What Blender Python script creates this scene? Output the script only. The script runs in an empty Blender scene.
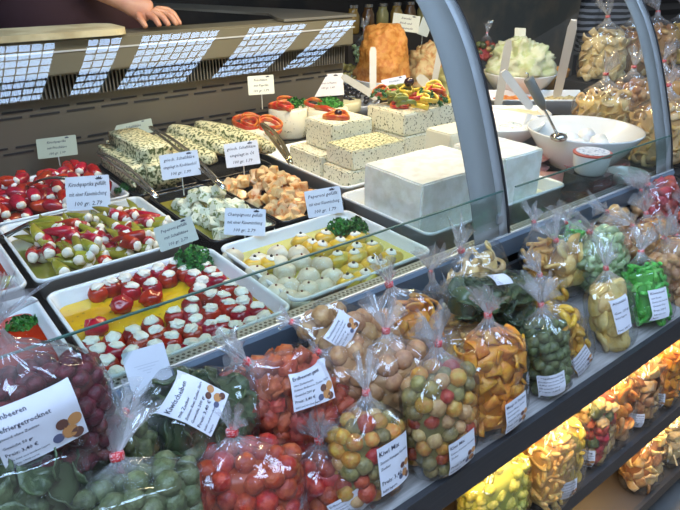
import bpy, bmesh, math, random
from mathutils import Vector, Matrix, noise
random.seed(7)
R = math.radians
C = bpy.context.scene.collection
SC = bpy.context.scene
# ------------------------------------------------------------------ camera
CZ = 1.55
PITCH, AZ_ = R(25.9), R(38.1)
FPX = 618.0
cf = Vector((math.sin(AZ_)*math.cos(PITCH), math.cos(AZ_)*math.cos(PITCH), -math.sin(PITCH)))
cr = Vector((math.cos(AZ_), -math.sin(AZ_), 0))
cu = cr.cross(cf)
CAM = Vector((0, 0, CZ))
cd = bpy.data.cameras.new('camera'); cam = bpy.data.objects.new('camera', cd); C.objects.link(cam)
cd.sensor_width = 36; cd.lens = 36*FPX/680; cd.clip_start = 0.02
m = Matrix((cr, cu, -cf)).transposed().to_4x4(); m.translation = CAM
cam.matrix_world = m
SC.camera = cam
def ray(px, py): return cf + cr*((px-340)/FPX) + cu*((255-py)/FPX)
def atz(px, py, z):
    d = ray(px, py); return CAM + d*((z-CZ)/d.z)
def aty(px, py, y):
    d = ray(px, py); return CAM + d*(y/d.y)
# ------------------------------------------------------------------ world, exposure, lights
W = bpy.data.worlds.new('world'); SC.world = W; W.use_nodes = True
bg = W.node_tree.nodes['Background']; bg.inputs[0].default_value = (.88, .93, 1, 1); bg.inputs[1].default_value = .30
SC.view_settings.view_transform = 'Standard'; SC.view_settings.look = 'None'
SC.view_settings.exposure = 0.0; SC.view_settings.gamma = 1
SC.view_settings.use_curve_mapping = False
SC.cycles.transparent_max_bounces = 40
SC.cycles.max_bounces = 8
SKY_E = 18.0          # brightness of the sky seen through the roof lights
def area(name, loc, size, power, col, rot=(0, 0, 0), sy=None):
    l = bpy.data.lights.new(name, 'AREA'); l.energy = power; l.color = col; l.size = size
    if sy: l.shape = 'RECTANGLE'; l.size_y = sy
    o = bpy.data.objects.new(name, l); o.location = loc; o.rotation_euler = rot; C.objects.link(o); return o
area('case_tube_light', (1.35, 1.42, 1.74), 1.5, 16, (1, .76, .44), (R(8), 0, 0), .05)

# ------------------------------------------------------------------ materials
MT = {}
def mat(name, col=(.5, .5, .5), rough=.5, metal=0, spec=.5, sss=0, bump=0, bscale=60, mix=None, mscale=20, mlo=.45, mhi=.6,
        emit=0, coat=0, stretch=None, detail=4):
    if name in MT: return MT[name]
    m = bpy.data.materials.new(name); m.use_nodes = True; nt = m.node_tree; p = nt.nodes['Principled BSDF']
    p.inputs['Base Color'].default_value = (*col, 1); p.inputs['Roughness'].default_value = rough
    p.inputs['Metallic'].default_value = metal; p.inputs['Specular IOR Level'].default_value = spec
    p.inputs['Coat Weight'].default_value = coat; p.inputs['Coat Roughness'].default_value = .08
    if sss:
        p.inputs['Subsurface Weight'].default_value = sss; p.inputs['Subsurface Radius'].default_value = (.01, .006, .004)
    tc = nt.nodes.new('ShaderNodeTexCoord'); mp = nt.nodes.new('ShaderNodeMapping')
    nt.links.new(tc.outputs['Object'], mp.inputs[0])
    if stretch: mp.inputs['Scale'].default_value = stretch
    if mix:
        n = nt.nodes.new('ShaderNodeTexNoise'); n.inputs['Scale'].default_value = mscale; n.inputs['Detail'].default_value = detail
        nt.links.new(mp.outputs[0], n.inputs['Vector'])
        r = nt.nodes.new('ShaderNodeValToRGB'); r.color_ramp.elements[0].position = mlo; r.color_ramp.elements[1].position = mhi
        r.color_ramp.elements[0].color = (*col, 1); r.color_ramp.elements[1].color = (*mix, 1)
        nt.links.new(n.outputs[0], r.inputs[0]); nt.links.new(r.outputs[0], p.inputs['Base Color'])
    if bump:
        n = nt.nodes.new('ShaderNodeTexNoise'); n.inputs['Scale'].default_value = bscale; n.inputs['Detail'].default_value = 4
        nt.links.new(mp.outputs[0], n.inputs['Vector'])
        b = nt.nodes.new('ShaderNodeBump'); b.inputs['Strength'].default_value = bump; b.inputs['Distance'].default_value = .004
        nt.links.new(n.outputs[0], b.inputs['Height']); nt.links.new(b.outputs[0], p.inputs['Normal'])
    if emit:
        p.inputs['Emission Color'].default_value = (*col, 1); p.inputs['Emission Strength'].default_value = emit
    MT[name] = m; return m
def vary(m, amt=.25):
    """per-object hue/brightness variation of a material (object random)"""
    nt = m.node_tree; p = nt.nodes['Principled BSDF']
    oi = nt.nodes.new('ShaderNodeObjectInfo'); hs = nt.nodes.new('ShaderNodeHueSaturation')
    mr = nt.nodes.new('ShaderNodeMapRange'); mr.inputs[3].default_value = 1-amt; mr.inputs[4].default_value = 1+amt
    nt.links.new(oi.outputs['Random'], mr.inputs[0]); nt.links.new(mr.outputs[0], hs.inputs['Value'])
    mr2 = nt.nodes.new('ShaderNodeMapRange'); mr2.inputs[3].default_value = .5-amt*.06; mr2.inputs[4].default_value = .5+amt*.06
    ml = nt.nodes.new('ShaderNodeMath'); ml.operation = 'MULTIPLY'; ml.inputs[1].default_value = 7.31
    fr = nt.nodes.new('ShaderNodeMath'); fr.operation = 'FRACT'
    nt.links.new(oi.outputs['Random'], ml.inputs[0]); nt.links.new(ml.outputs[0], fr.inputs[0]); nt.links.new(fr.outputs[0], mr2.inputs[0])
    nt.links.new(mr2.outputs[0], hs.inputs['Hue'])
    inp = p.inputs['Base Color']
    if inp.is_linked: nt.links.new(inp.links[0].from_socket, hs.inputs['Color'])
    else: hs.inputs['Color'].default_value = inp.default_value
    nt.links.new(hs.outputs[0], inp); return m
def herb(name, base, flecks, thr=.62, scale=90, rough=.5):
    """pale cheese with herb flecks"""
    m = mat(name, base, rough, bump=.4, bscale=90, mix=flecks, mscale=scale, mlo=thr-.03, mhi=thr+.03, sss=.1, detail=2)
    return m
def glass_mat(name, tint=(.93, .97, .95), haze=0.0, strength=1.0):
    m = bpy.data.materials.new(name); m.use_nodes = True; nt = m.node_tree; nt.nodes.clear()
    o = nt.nodes.new('ShaderNodeOutputMaterial'); mx = nt.nodes.new('ShaderNodeMixShader')
    t = nt.nodes.new('ShaderNodeBsdfTransparent'); t.inputs[0].default_value = (*tint, 1)
    g = nt.nodes.new('ShaderNodeBsdfGlossy'); g.inputs['Roughness'].default_value = .0
    f = nt.nodes.new('ShaderNodeLayerWeight'); f.inputs[0].default_value = .5
    pw = nt.nodes.new('ShaderNodeMath'); pw.operation = 'POWER'; pw.inputs[1].default_value = 5
    k = nt.nodes.new('ShaderNodeMath'); k.operation = 'MULTIPLY_ADD'; k.inputs[1].default_value = .95*strength; k.inputs[2].default_value = .045*strength
    nt.links.new(f.outputs['Facing'], pw.inputs[0]); nt.links.new(pw.outputs[0], k.inputs[0]); nt.links.new(k.outputs[0], mx.inputs[0])
    nt.links.new(t.outputs[0], mx.inputs[1]); nt.links.new(g.outputs[0], mx.inputs[2]); nt.links.new(mx.outputs[0], o.inputs[0])
    MT[name] = m; return m
def film_mat(name, white=.42, scale=14):
    """crinkled clear cellophane"""
    m = bpy.data.materials.new(name); m.use_nodes = True; nt = m.node_tree; nt.nodes.clear(); L = nt.links.new
    o = nt.nodes.new('ShaderNodeOutputMaterial')
    tc = nt.nodes.new('ShaderNodeTexCoord'); mp = nt.nodes.new('ShaderNodeMapping'); mp.inputs['Scale'].default_value = (1, 1, .45)
    oi = nt.nodes.new('ShaderNodeObjectInfo'); sc = nt.nodes.new('ShaderNodeVectorMath'); sc.operation = 'SCALE'
    L(tc.outputs['Object'], mp.inputs[0])
    cb = nt.nodes.new('ShaderNodeCombineXYZ'); mm = nt.nodes.new('ShaderNodeMath'); mm.operation = 'MULTIPLY'; mm.inputs[1].default_value = 40
    L(oi.outputs['Random'], mm.inputs[0]); L(mm.outputs[0], cb.inputs[0]); L(cb.outputs[0], mp.inputs['Location'])
    n = nt.nodes.new('ShaderNodeTexNoise'); n.noise_type = 'RIDGED_MULTIFRACTAL'; n.inputs['Scale'].default_value = scale; n.inputs['Detail'].default_value = 3
    n.inputs['Distortion'].default_value = .6
    L(mp.outputs[0], n.inputs['Vector'])
    v = nt.nodes.new('ShaderNodeTexVoronoi'); v.feature = 'F1'; v.inputs['Scale'].default_value = scale*2.2
    L(mp.outputs[0], v.inputs['Vector'])
    ad = nt.nodes.new('ShaderNodeMath'); ad.operation = 'MULTIPLY_ADD'; ad.inputs[1].default_value = 1.3; L(v.outputs['Distance'], ad.inputs[0]); L(n.outputs[0], ad.inputs[2])
    b = nt.nodes.new('ShaderNodeBump'); b.inputs['Strength'].default_value = 1.0; b.inputs['Distance'].default_value = .010; L(ad.outputs[0], b.inputs['Height'])
    g = nt.nodes.new('ShaderNodeBsdfGlossy'); g.inputs['Roughness'].default_value = .07; L(b.outputs[0], g.inputs['Normal'])
    t = nt.nodes.new('ShaderNodeBsdfTransparent'); t.inputs[0].default_value = (.97, .97, .97, 1)
    d = nt.nodes.new('ShaderNodeBsdfDiffuse'); d.inputs[0].default_value = (.9, .9, .93, 1)
    tl = nt.nodes.new('ShaderNodeBsdfTranslucent'); tl.inputs[0].default_value = (.9, .9, .93, 1)
    dm = nt.nodes.new('ShaderNodeMixShader'); dm.inputs[0].default_value = .35; L(d.outputs[0], dm.inputs[1]); L(tl.outputs[0], dm.inputs[2])
    rp = nt.nodes.new('ShaderNodeMapRange'); rp.inputs[1].default_value = 1.05; rp.inputs[2].default_value = 1.75; rp.inputs[3].default_value = .012; rp.inputs[4].default_value = white
    L(n.outputs[0], rp.inputs[0])
    at = nt.nodes.new('ShaderNodeAttribute'); at.attribute_name = 'gather'
    st_ = nt.nodes.new('ShaderNodeMapRange'); st_.inputs[1].default_value = .7; st_.inputs[2].default_value = 1.7; st_.inputs[3].default_value = .38; st_.inputs[4].default_value = 1.0; L(n.outputs[0], st_.inputs[0])
    am = nt.nodes.new('ShaderNodeMath'); am.operation = 'MULTIPLY_ADD'; am.use_clamp = True
    L(at.outputs['Fac'], am.inputs[0]); L(st_.outputs[0], am.inputs[1]); L(rp.outputs[0], am.inputs[2])
    m1 = nt.nodes.new('ShaderNodeMixShader'); L(am.outputs[0], m1.inputs[0]); L(t.outputs[0], m1.inputs[1]); L(dm.outputs[0], m1.inputs[2])
    fr = nt.nodes.new('ShaderNodeLayerWeight'); fr.inputs[0].default_value = .5; L(b.outputs[0], fr.inputs['Normal'])
    pw = nt.nodes.new('ShaderNodeMath'); pw.operation = 'POWER'; pw.inputs[1].default_value = 4; L(fr.outputs['Facing'], pw.inputs[0])
    fk = nt.nodes.new('ShaderNodeMath'); fk.operation = 'MULTIPLY_ADD'; fk.inputs[1].default_value = .6; fk.inputs[2].default_value = .095; fk.use_clamp = True; L(pw.outputs[0], fk.inputs[0])
    m2 = nt.nodes.new('ShaderNodeMixShader'); L(fk.outputs[0], m2.inputs[0]); L(m1.outputs[0], m2.inputs[1]); L(g.outputs[0], m2.inputs[2])
    L(m2.outputs[0], o.inputs[0]); MT[name] = m; return m
GLASS = glass_mat('curved glass', strength=1.15)
GLASS2 = glass_mat('pane glass', (.90, .95, .93), strength=1.0)
GEDGE = mat('glass edge', (.05, .13, .11), .3)
FILM = film_mat('cellophane'); FILMB = film_mat('cellophane dense', .62, 18)
STEEL = mat('brushed steel', (.52, .50, .44), .28, .85, bump=.06, bscale=20, stretch=(1, 1, 30))
STEELW = mat('warm steel panel', (.13, .112, .085), .42, .4)
ALU = mat('anodised aluminium', (.33, .345, .35), .5, .3)
BLUEG = mat('blue grey enamel', (.15, .20, .26), .30, .2)
BLACK = mat('black rubber', (.012, .012, .014), .45)
DARK = mat('dark recess', (.02, .02, .022), .7)
BOARD = mat('dark board edge', (.036, .036, .040), .45, bump=.15, bscale=30, stretch=(.3, 3, 3))
BTOP = mat('grey streaked board top', (.20, .19, .185), .35, mix=(.36, .34, .33), mscale=18, stretch=(1, 12, 1), mlo=.3, mhi=.7)
PORC = mat('white melamine', (.80, .81, .83), .22, coat=.3)
BTRAY = mat('black melamine', (.010, .010, .012), .20, coat=.4)
CARD = mat('white card', (.74, .75, .84), .45)
CARDY = mat('cream card', (.66, .65, .52), .5)
LABEL = mat('white label paper', (.78, .79, .86), .5)
INK = mat('dark ink', (.035, .035, .06), .6)
TAPE = mat('red and white tape', (.62, .015, .02), .5, mix=(.85, .70, .70), mscale=5, mlo=.54, mhi=.58)
CREAM = vary(mat('cream cheese', (.82, .77, .68), .55, sss=.2, bump=.5, bscale=160), .06)
REDP = vary(mat('red pickled pepper', (.40, .006, .008), .22, sss=.03, coat=.25, mix=(.24, .003, .006), mscale=30), .2)
GREENP = vary(mat('yellow green pickled pepper', (.31, .27, .02), .25, coat=.4, mix=(.20, .20, .02), mscale=25), .25)
PARSLEY = vary(mat('parsley', (.010, .095, .012), .5, mix=(.035, .2, .02), mscale=120), .2)
HERBC = mat('dried herbs', (.03, .045, .01), .7)
OILY = mat('yellow herb oil', (.78, .50, .012), .06, spec=.6, coat=.6, mix=(.62, .33, .01), mscale=9)
OILR = mat('red tomato sauce', (.50, .035, .008), .08, coat=.6, mix=(.34, .010, .006), mscale=7)
OILG = mat('olive oil', (.30, .27, .03), .07, coat=.6, mix=(.2, .2, .03), mscale=12)
OILD = mat('dark marinade', (.14, .10, .02), .08, coat=.6)
FETA = mat('white feta', (.88, .87, .82), .55, sss=.2, bump=.6, bscale=55, mix=(.78, .76, .68), mscale=30)
HFETA = herb('herb feta', (.82, .77, .60), (.09, .10, .03), .625, 170)
HFETAT = herb('herb feta top', (.74, .68, .42), (.09, .11, .03), .53, 130)
WOODW = mat('pale plastic handle', (.50, .48, .43), .4)
SKIN = mat('skin', (.52, .27, .17), .45, sss=.25, mix=(.45, .2, .13), mscale=14)
MAROON = mat('maroon cloth', (.030, .006, .010), .8, bump=.3, bscale=30)
BRASS = mat('tong metal', (.55, .46, .28), .2, .9)
CHROME = mat('stainless tongs', (.55, .52, .48), .2, .95)

# ------------------------------------------------------------------ object helpers
def fin(bm, name, m, parent=None, smooth=False):
    me = bpy.data.meshes.new(name); bm.to_mesh(me); bm.free()
    if smooth:
        for p in me.polygons: p.use_smooth = True
    for x in (m if isinstance(m, (list, tuple)) else [m]): me.materials.append(x)
    o = bpy.data.objects.new(name, me); C.objects.link(o)
    if parent: o.parent = parent
    return o
def inst(src, parent=None, mw=None, mat_=None):
    o = src.copy(); C.objects.link(o)
    o.parent = parent
    if mw is not None: o.matrix_basis = mw
    if mat_ is not None:
        o.material_slots[0].link = 'OBJECT'; o.material_slots[0].material = mat_
    return o
def tag(o, label=None, cat=None, group=None, kind=None):
    if label: o['label'] = label
    if cat: o['category'] = cat
    if group: o['group'] = group
    if kind: o['kind'] = kind
    return o
def empty(name, loc=(0, 0, 0), rz=0):
    o = bpy.data.objects.new(name, None); o.empty_display_size = .02; C.objects.link(o); o.location = loc; o.rotation_euler = (0, 0, rz); return o
def box(bm, x0, x1, y0, y1, z0, z1):
    v = [bm.verts.new(p) for p in ((x0, y0, z0), (x1, y0, z0), (x1, y1, z0), (x0, y1, z0), (x0, y0, z1), (x1, y0, z1), (x1, y1, z1), (x0, y1, z1))]
    for f in ((3, 2, 1, 0), (4, 5, 6, 7), (0, 1, 5, 4), (1, 2, 6, 5), (2, 3, 7, 6), (3, 0, 4, 7)): bm.faces.new([v[i] for i in f])
def boxo(name, b, m, parent=None, bev=0, kind=None):
    bm = bmesh.new(); box(bm, *b)
    if bev: bmesh.ops.bevel(bm, geom=bm.edges[:], offset=bev, segments=2, affect='EDGES')
    o = fin(bm, name, m, parent)
    if kind: o['kind'] = kind
    return o
def tube(bm, pts, rad, n=8, closed=True):
    """tube along points, rad = number or list"""
    pts = [Vector(p) for p in pts]; rings = []
    up = Vector((0, 0, 1))
    for i, p in enumerate(pts):
        d = (pts[min(i+1, len(pts)-1)]-pts[max(i-1, 0)]).normalized()
        a = d.cross(up)
        if a.length < .05: a = d.cross(Vector((0, 1, 0)))
        a.normalize(); b = d.cross(a)
        r = rad[i] if isinstance(rad, (list, tuple)) else rad
        rings.append([bm.verts.new(p+(a*math.cos(t)+b*math.sin(t))*r) for t in [k*2*math.pi/n for k in range(n)]])
    for i in range(len(rings)-1):
        for k in range(n): bm.faces.new((rings[i][k], rings[i][(k+1) % n], rings[i+1][(k+1) % n], rings[i+1][k]))
    if closed:
        bm.faces.new(rings[0][::-1]); bm.faces.new(rings[-1])
    return rings
def lathe(bm, prof, n=32, sx=1, sy=1):
    rings = [[bm.verts.new((r*sx*math.cos(k*2*math.pi/n), r*sy*math.sin(k*2*math.pi/n), z)) for k in range(n)] for r, z in prof]
    for i in range(len(rings)-1):
        for k in range(n): bm.faces.new((rings[i][k], rings[i][(k+1) % n], rings[i+1][(k+1) % n], rings[i+1][k]))
    bm.faces.new(rings[0][::-1]); bm.faces.new(rings[-1])
def blob(r, sub=2, amp=.15, freq=1.5, sc=(1, 1, 1), seed=0):
    bm = bmesh.new(); bmesh.ops.create_icosphere(bm, subdivisions=sub, radius=1)
    for v in bm.verts:
        k = 1+amp*noise.noise(v.co*freq+Vector((seed*7.7, seed*3.1, 0)))
        v.co = Vector((v.co.x*sc[0], v.co.y*sc[1], v.co.z*sc[2]))*k*r
    return bm
def rrect(w, d, r, n=6):
    pts = []
    for cx, cy, a0 in ((w/2-r, d/2-r, 0), (-w/2+r, d/2-r, 90), (-w/2+r, -d/2+r, 180), (w/2-r, -d/2+r, 270)):
        for k in range(n+1):
            a = R(a0+90*k/n); pts.append((cx+r*math.cos(a), cy+r*math.sin(a)))
    return pts
def tray_mesh(bm, w, d, h, r=.022, t=.006, taper=.012):
    """open tray: rim at z=0, bottom at -h, rounded rim"""
    n = 6
    def ring(ww, dd, rr, z): return [bm.verts.new((x, y, z)) for x, y in rrect(ww, dd, max(rr, .003), n)]
    levels = [(w-2*taper, d-2*taper, r, -h), (w-2*t*.6, d-2*t*.6, r, -.010), (w-.002, d-.002, r, -.008), (w, d, r, -.003), (w-.004, d-.004, r, 0), (w-2*t, d-2*t, r*.8, -.001),
              (w-2*t-.004, d-2*t-.004, r*.8, -.006), (w-2*t-2*taper-.004, d-2*t-2*taper-.004, r*.7, -h+.008), (w-2*t-2*taper-.02, d-2*t-2*taper-.02, r*.5, -h+.005)]
    rs = [ring(*l) for l in levels]; N = len(rs[0])
    for i in range(len(rs)-1):
        for k in range(N): bm.faces.new((rs[i][k], rs[i][(k+1) % N], rs[i+1][(k+1) % N], rs[i+1][k]))
    bm.faces.new(rs[0][::-1]); bm.faces.new(rs[-1])
def tray(name, x0, x1, y0, y1, z, h, m, label, group='serving trays in the display case', rot=0):
    bm = bmesh.new(); tray_mesh(bm, x1-x0, y1-y0, h)
    o = fin(bm, name, m, None, True); o.location = ((x0+x1)/2, (y0+y1)/2, z); o.rotation_euler.z = rot
    return tag(o, label, 'tray', group)
def liquid(name, x0, x1, y0, y1, z, m, label, cat='sauce'):
    bm = bmesh.new(); N = 20
    pts = rrect(x1-x0, y1-y0, .02, 5)
    top = [bm.verts.new((x, y, 0)) for x, y in pts]; bot = [bm.verts.new((x*.97, y*.97, -.012)) for x, y in pts]
    bm.faces.new(top); bm.faces.new(bot[::-1])
    for k in range(len(pts)): bm.faces.new((bot[k], bot[(k+1) % len(pts)], top[(k+1) % len(pts)], top[k]))
    o = fin(bm, name, m); o.location = ((x0+x1)/2, (y0+y1)/2, z)
    return tag(o, label, cat, kind='stuff')
_tx = {}
def text_bm(lines, w, h, italic=.0, pad=.06, sizes=None, align='LEFT', gs=.66):
    """flat letters in the box centred on 0, in x/y"""
    bm = bmesh.new(); n = len(lines); wts = sizes or [1]*n; tot = sum(wts); y = h/2*(1-pad)
    for ln, wt in zip(lines, wts):
        sz = h*(1-pad)*wt/tot; y -= sz
        if not ln: continue
        cu_ = bpy.data.curves.new('lettering', 'FONT'); cu_.body = ln; cu_.size = 1; cu_.shear = italic; cu_.align_x = 'LEFT'; cu_.resolution_u = 1; cu_.offset = .012
        ob = bpy.data.objects.new('lettering', cu_); C.objects.link(ob); bpy.context.view_layer.update()
        me = bpy.data.meshes.new_from_object(ob); bpy.data.objects.remove(ob)
        xs = [v.co.x for v in me.vertices]
        if not xs: continue
        x0, x1 = min(xs), max(xs); s = sz*.92*gs; fw = w*(1-2*pad)
        kx = min(s, fw/(x1-x0))
        ox = -w/2+w*pad if align == 'LEFT' else -(x1-x0)*kx/2
        me.transform(Matrix(((kx, 0, 0, ox-x0*kx), (0, s, 0, y+sz*.30), (0, 0, 1, 0), (0, 0, 0, 1))))
        bm.from_mesh(me); bpy.data.meshes.remove(me)
    return bm

# ------------------------------------------------------------------ building shell
FZ = 0.0
boxo('floor', (-3, 9, -4, 7, -.1, 0), mat('hall floor', (.10, .10, .10), .6, mix=(.14, .13, .12), mscale=5), kind='structure')
boxo('wall_rear', (-3, 3.4, 4.2, 4.3, 0, 3.9), mat('dark rear wall', (.035, .030, .026), .7, mix=(.06, .045, .035), mscale=3), kind='structure')
CEIL = mat('stall roof underside', (.05, .05, .05), .8)
zc = CZ+2.2
def ceil_strip(n, b): boxo('ceiling', b, CEIL, kind='structure')
sky = [(-3.2, -.1), (.30, .865), (1.02, 1.20), (1.30, 1.765), (1.95, 2.38), (2.52, 2.78)]  # first span is an added skylight out of view, for extra daylight
Y0s, Y1s = -1.06, .21
ceil_strip(0, (-3.3, 5.5, Y1s, 3.4, zc, zc+.05)); ceil_strip(0, (-3.3, 5.5, -1.3, Y0s, zc, zc+.05))
xp = -3.3
for a, b in sky: ceil_strip(0, (xp, a, Y0s, Y1s, zc, zc+.05)); xp = b
ceil_strip(0, (xp, 5.5, Y0s, Y1s, zc, zc+.05))
SKYM = mat('sky behind roof light', (.50, .70, 1.0), 1, emit=SKY_E)
BAR = mat('roof light glazing bar', (.05, .06, .09), .6)
for i, (a, b) in enumerate(sky):
    w = boxo('window_or_fill_%d' % (i+1), (a, b, Y0s, Y1s, zc+.03, zc+.04), SKYM, kind='structure')
    if i == 4: pass
    bm = bmesh.new(); nx = max(3, round((b-a)/.058)); ny = 8
    for k in range(nx+1): x = a+(b-a)*k/nx; box(bm, x-.0026, x+.0026, Y0s, Y1s, zc+.018, zc+.024)
    for k in range(ny+1):
        y = Y0s+(Y1s-Y0s)*k/ny; q = .040 if k < 4 else .022
        box(bm, a, b, y-q/2, y+q/2, zc+.018, zc+.024)
    fin(bm, 'glazing_bars', BAR, w)
# corrugated roller shutter beyond the stall (right)
bm = bmesh.new(); pr = []
for k in range(60): pr.append((k*.06, .0 if k % 2 else .04))
v0 = [bm.verts.new((4.0, 4.0+d, .0+z)) for z, d in pr]; v1 = [bm.verts.new((11.0, 4.0-d*0+d-1.2, .0+z)) for z, d in pr]
for k in range(59): bm.faces.new((v0[k], v1[k], v1[k+1], v0[k+1]))
o = fin(bm, 'roller_shutter', mat('dark shutter', (.03, .03, .032), .5)); tag(o, 'dark corrugated roller shutter in the background at the upper right', 'shutter'); o['kind'] = 'structure'; o.name = 'wall_right'
boxo('wall_rear', (3.4, 4.3, 4.25, 4.35, 0, 3.9), MT['dark rear wall'], kind='structure')

boxo('wall_rear', (3.35, 4.95, 3.0, 3.05, 0, 2.4), mat('mottled haze grey wall', (.15, .145, .125), .7, mix=(.24, .20, .15), mscale=4), kind='structure')  # added wall; its lighter grey also carries the haze reflected in the glass
# ------------------------------------------------------------------ display case
case = tag(empty('display_case', (.5, .76, 0)), 'long refrigerated display case with curved glass front and blue grey fascia', 'display case')
off = Vector((-.5, -.76, 0))
def cpart(name, bm, m, smooth=False):
    bmesh.ops.translate(bm, verts=bm.verts, vec=off); return fin(bm, name, m, case, smooth)
def cbox(name, b, m, bev=0):
    bm = bmesh.new(); box(bm, *b)
    if bev: bmesh.ops.bevel(bm, geom=bm.edges[:], offset=bev, segments=2, affect='EDGES')
    return cpart(name, bm, m)
XL, XR = -.9, 1.79
cbox('case_floor', (XL, XR, .79, 1.86, .915, .93), BTRAY)
cbox('case_floor', (1.47, XR, 1.86, 2.75, .915, .93), BTRAY)
cbox('plinth', (XL, XR, .80, 1.86, .0, .91), DARK)
# fascia (sloping blue grey face) and perforated strip
bm = bmesh.new()
pf = [(.742, .999), (.738, .992), (.745, .945), (.760, .938), (.775, .938), (.775, .995)]
a = [bm.verts.new((XL, y, z)) for y, z in pf]; b = [bm.verts.new((XR, y, z)) for y, z in pf]
for k in range(len(pf)): bm.faces.new((a[k], a[(k+1) % 6], b[(k+1) % 6], b[k]))
bm.faces.new(a[::-1]); bm.faces.new(b)
cpart('fascia', bm, BLUEG)
cbox('fascia_trim', (XL, XR, .7435, .7475, .999, 1.0025), mat('bright trim', (.75, .77, .78), .3, .5))
cbox('air_grille', (XL, XR, .7475, .776, .990, .9975), mat('grille steel', (.33, .35, .37), .4, .3))
bm = bmesh.new(); x = XL+.01; k = 0
while x < 1.78:
    for r_ in range(3):
        xx = x+(.0045 if r_ % 2 else 0); yy = .7525+r_*.0078
        vs = [bm.verts.new((xx+.0030*math.cos(t*math.pi/3), yy+.0030*math.sin(t*math.pi/3), .9979)) for t in range(6)]; bm.faces.new(vs)
    x += .0092
cpart('grille_holes', bm, BLACK)
# rear panels with slots
cbox('rear_panel', (XL, 1.47, 1.855, 1.875, .93, 1.262), STEELW)
for zrow, x_off in ((1.150, 0), (1.166, .03), (1.055, .01), (1.071, .045)):
    bm = bmesh.new(); x = XL+x_off
    while x < 1.43:
        box(bm, x, x+.078, 1.8525, 1.8548, zrow, zrow+.0055); x += .098
    cpart('vent_slot_row', bm, BLACK)
bm = bmesh.new()
x = XL
while x < 1.46:
    box(bm, x, x+.0035, 1.832, 1.850, 1.195, 1.258); x += .011
cpart('evaporator_fins', bm, mat('fin metal', (.20, .19, .165), .4, .6))
cbox('rear_ledge', (XL, 1.475, 1.80, 1.93, 1.258, 1.352), mat('ledge steel', (.21, .19, .135), .36, .4), .006)
cbox('ledge_lip', (XL, 1.476, 1.797, 1.802, 1.318, 1.322), mat('bright trim', (.75, .77, .78), .3, .5))
# return wall with slots
cbox('return_panel', (1.465, 1.478, 1.876, 2.75, .93, 1.20), mat('return steel', (.55, .52, .47), .4, .3))
# glass
prof = [(.748, 1.0)]
def gy(z):
    u = (z-CZ)/.55; return .55*(.92817373*u**4+2.38443793*u**3+2.42032378*u**2+1.52395136*u+1.92453384)
for k in range(1, 33):
    z = 1.0+(1.635-1.0)*k/32; prof.append((max(.748, gy(z)), z))
def sheet(x0, x1, dy=0, thick=.006):
    bm = bmesh.new(); xs = [x0, x1]
    A = [[bm.verts.new((x, y+dy, z)) for y, z in prof] for x in xs]
    B = [[bm.verts.new((x, y+dy+thick, z-.001)) for y, z in prof] for x in xs]
    for i in range(len(prof)-1):
        bm.faces.new((A[0][i], A[1][i], A[1][i+1], A[0][i+1])); bm.faces.new((B[0][i+1], B[1][i+1], B[1][i], B[0][i]))
        bm.faces.new((A[0][i+1], B[0][i+1], B[0][i], A[0][i])); bm.faces.new((A[1][i], B[1][i], B[1][i+1], A[1][i+1]))
    n = len(prof)-1
    bm.faces.new((A[0][0], B[0][0], B[1][0], A[1][0])); bm.faces.new((A[1][n], B[1][n], B[0][n], A[0][n]))
    return bm
def surf(x0, x1):
    bm = bmesh.new()
    A = [[bm.verts.new((x, y, z)) for y, z in prof] for x in (x0, x1)]
    for i in range(len(prof)-1): bm.faces.new((A[0][i], A[1][i], A[1][i+1], A[0][i+1]))
    return bm
X1, X2 = 1.055, 1.785
g = cpart('curved_glass', surf(XL, X1-.01), GLASS, True); g = cpart('curved_glass', surf(X1+.012, X2-.01), GLASS, True)
for xp in (X1, X2):
    cpart('glass_band', sheet(xp-(.110 if xp < 1.2 else .085), xp-.030, -.0025, .002), mat('glass band grey', (.25, .26, .25), .6, spec=.2), True)
    cpart('glass_post', sheet(xp-.031, xp-.004, -.003, .014), ALU, True)
    cpart('glass_seal', sheet(xp-.004, xp+.004, -.004, .020), BLACK, True)
# low inner pane with green edge
cbox('low_glass', (XL, X1-.03, .752, .755, 1.0, 1.103), GLASS2); cbox('glass_top_edge', (XL, X1-.03, .7515, .7555, 1.103, 1.1055), GEDGE)
cbox('low_glass', (X1+.012, X2-.04, .752, .755, 1.0, 1.103), GLASS2); cbox('glass_top_edge', (X1+.012, X2-.04, .7515, .7555, 1.103, 1.1055), GEDGE)
cbox('glass_clip', (X1-.040, X1-.022, .750, .757, 1.03, 1.052), ALU, .002)

# steel worktop at the seller's side
pl = [(354, 17), (300, 0), (240, -14), (150, -20), (222, 0), (278, 16), (262, 27)]
bm = bmesh.new(); P = [atz(x, y, 1.356) for x, y in pl]
P = [Vector((1.485, 1.80, 1.362)), Vector((1.485, 2.02, 1.362)), Vector((1.20, 2.75, 1.362)), Vector((1.02, 2.75, 1.362)), Vector((1.26, 2.02, 1.362)), Vector((1.18, 1.84, 1.362)), Vector((1.18, 1.80, 1.362))]
t_ = [bm.verts.new(p) for p in P]; b_ = [bm.verts.new(p-Vector((0, 0, .008))) for p in P]
bm.faces.new(t_); bm.faces.new(b_[::-1])
for k in range(len(P)): bm.faces.new((b_[k], b_[(k+1) % len(P)], t_[(k+1) % len(P)], t_[k]))
bmesh.ops.recalc_face_normals(bm, faces=bm.faces)
tag(fin(bm, 'work_plate', STEEL), 'angled bare steel work plate on the rear ledge beside the seller', 'worktop')
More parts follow.
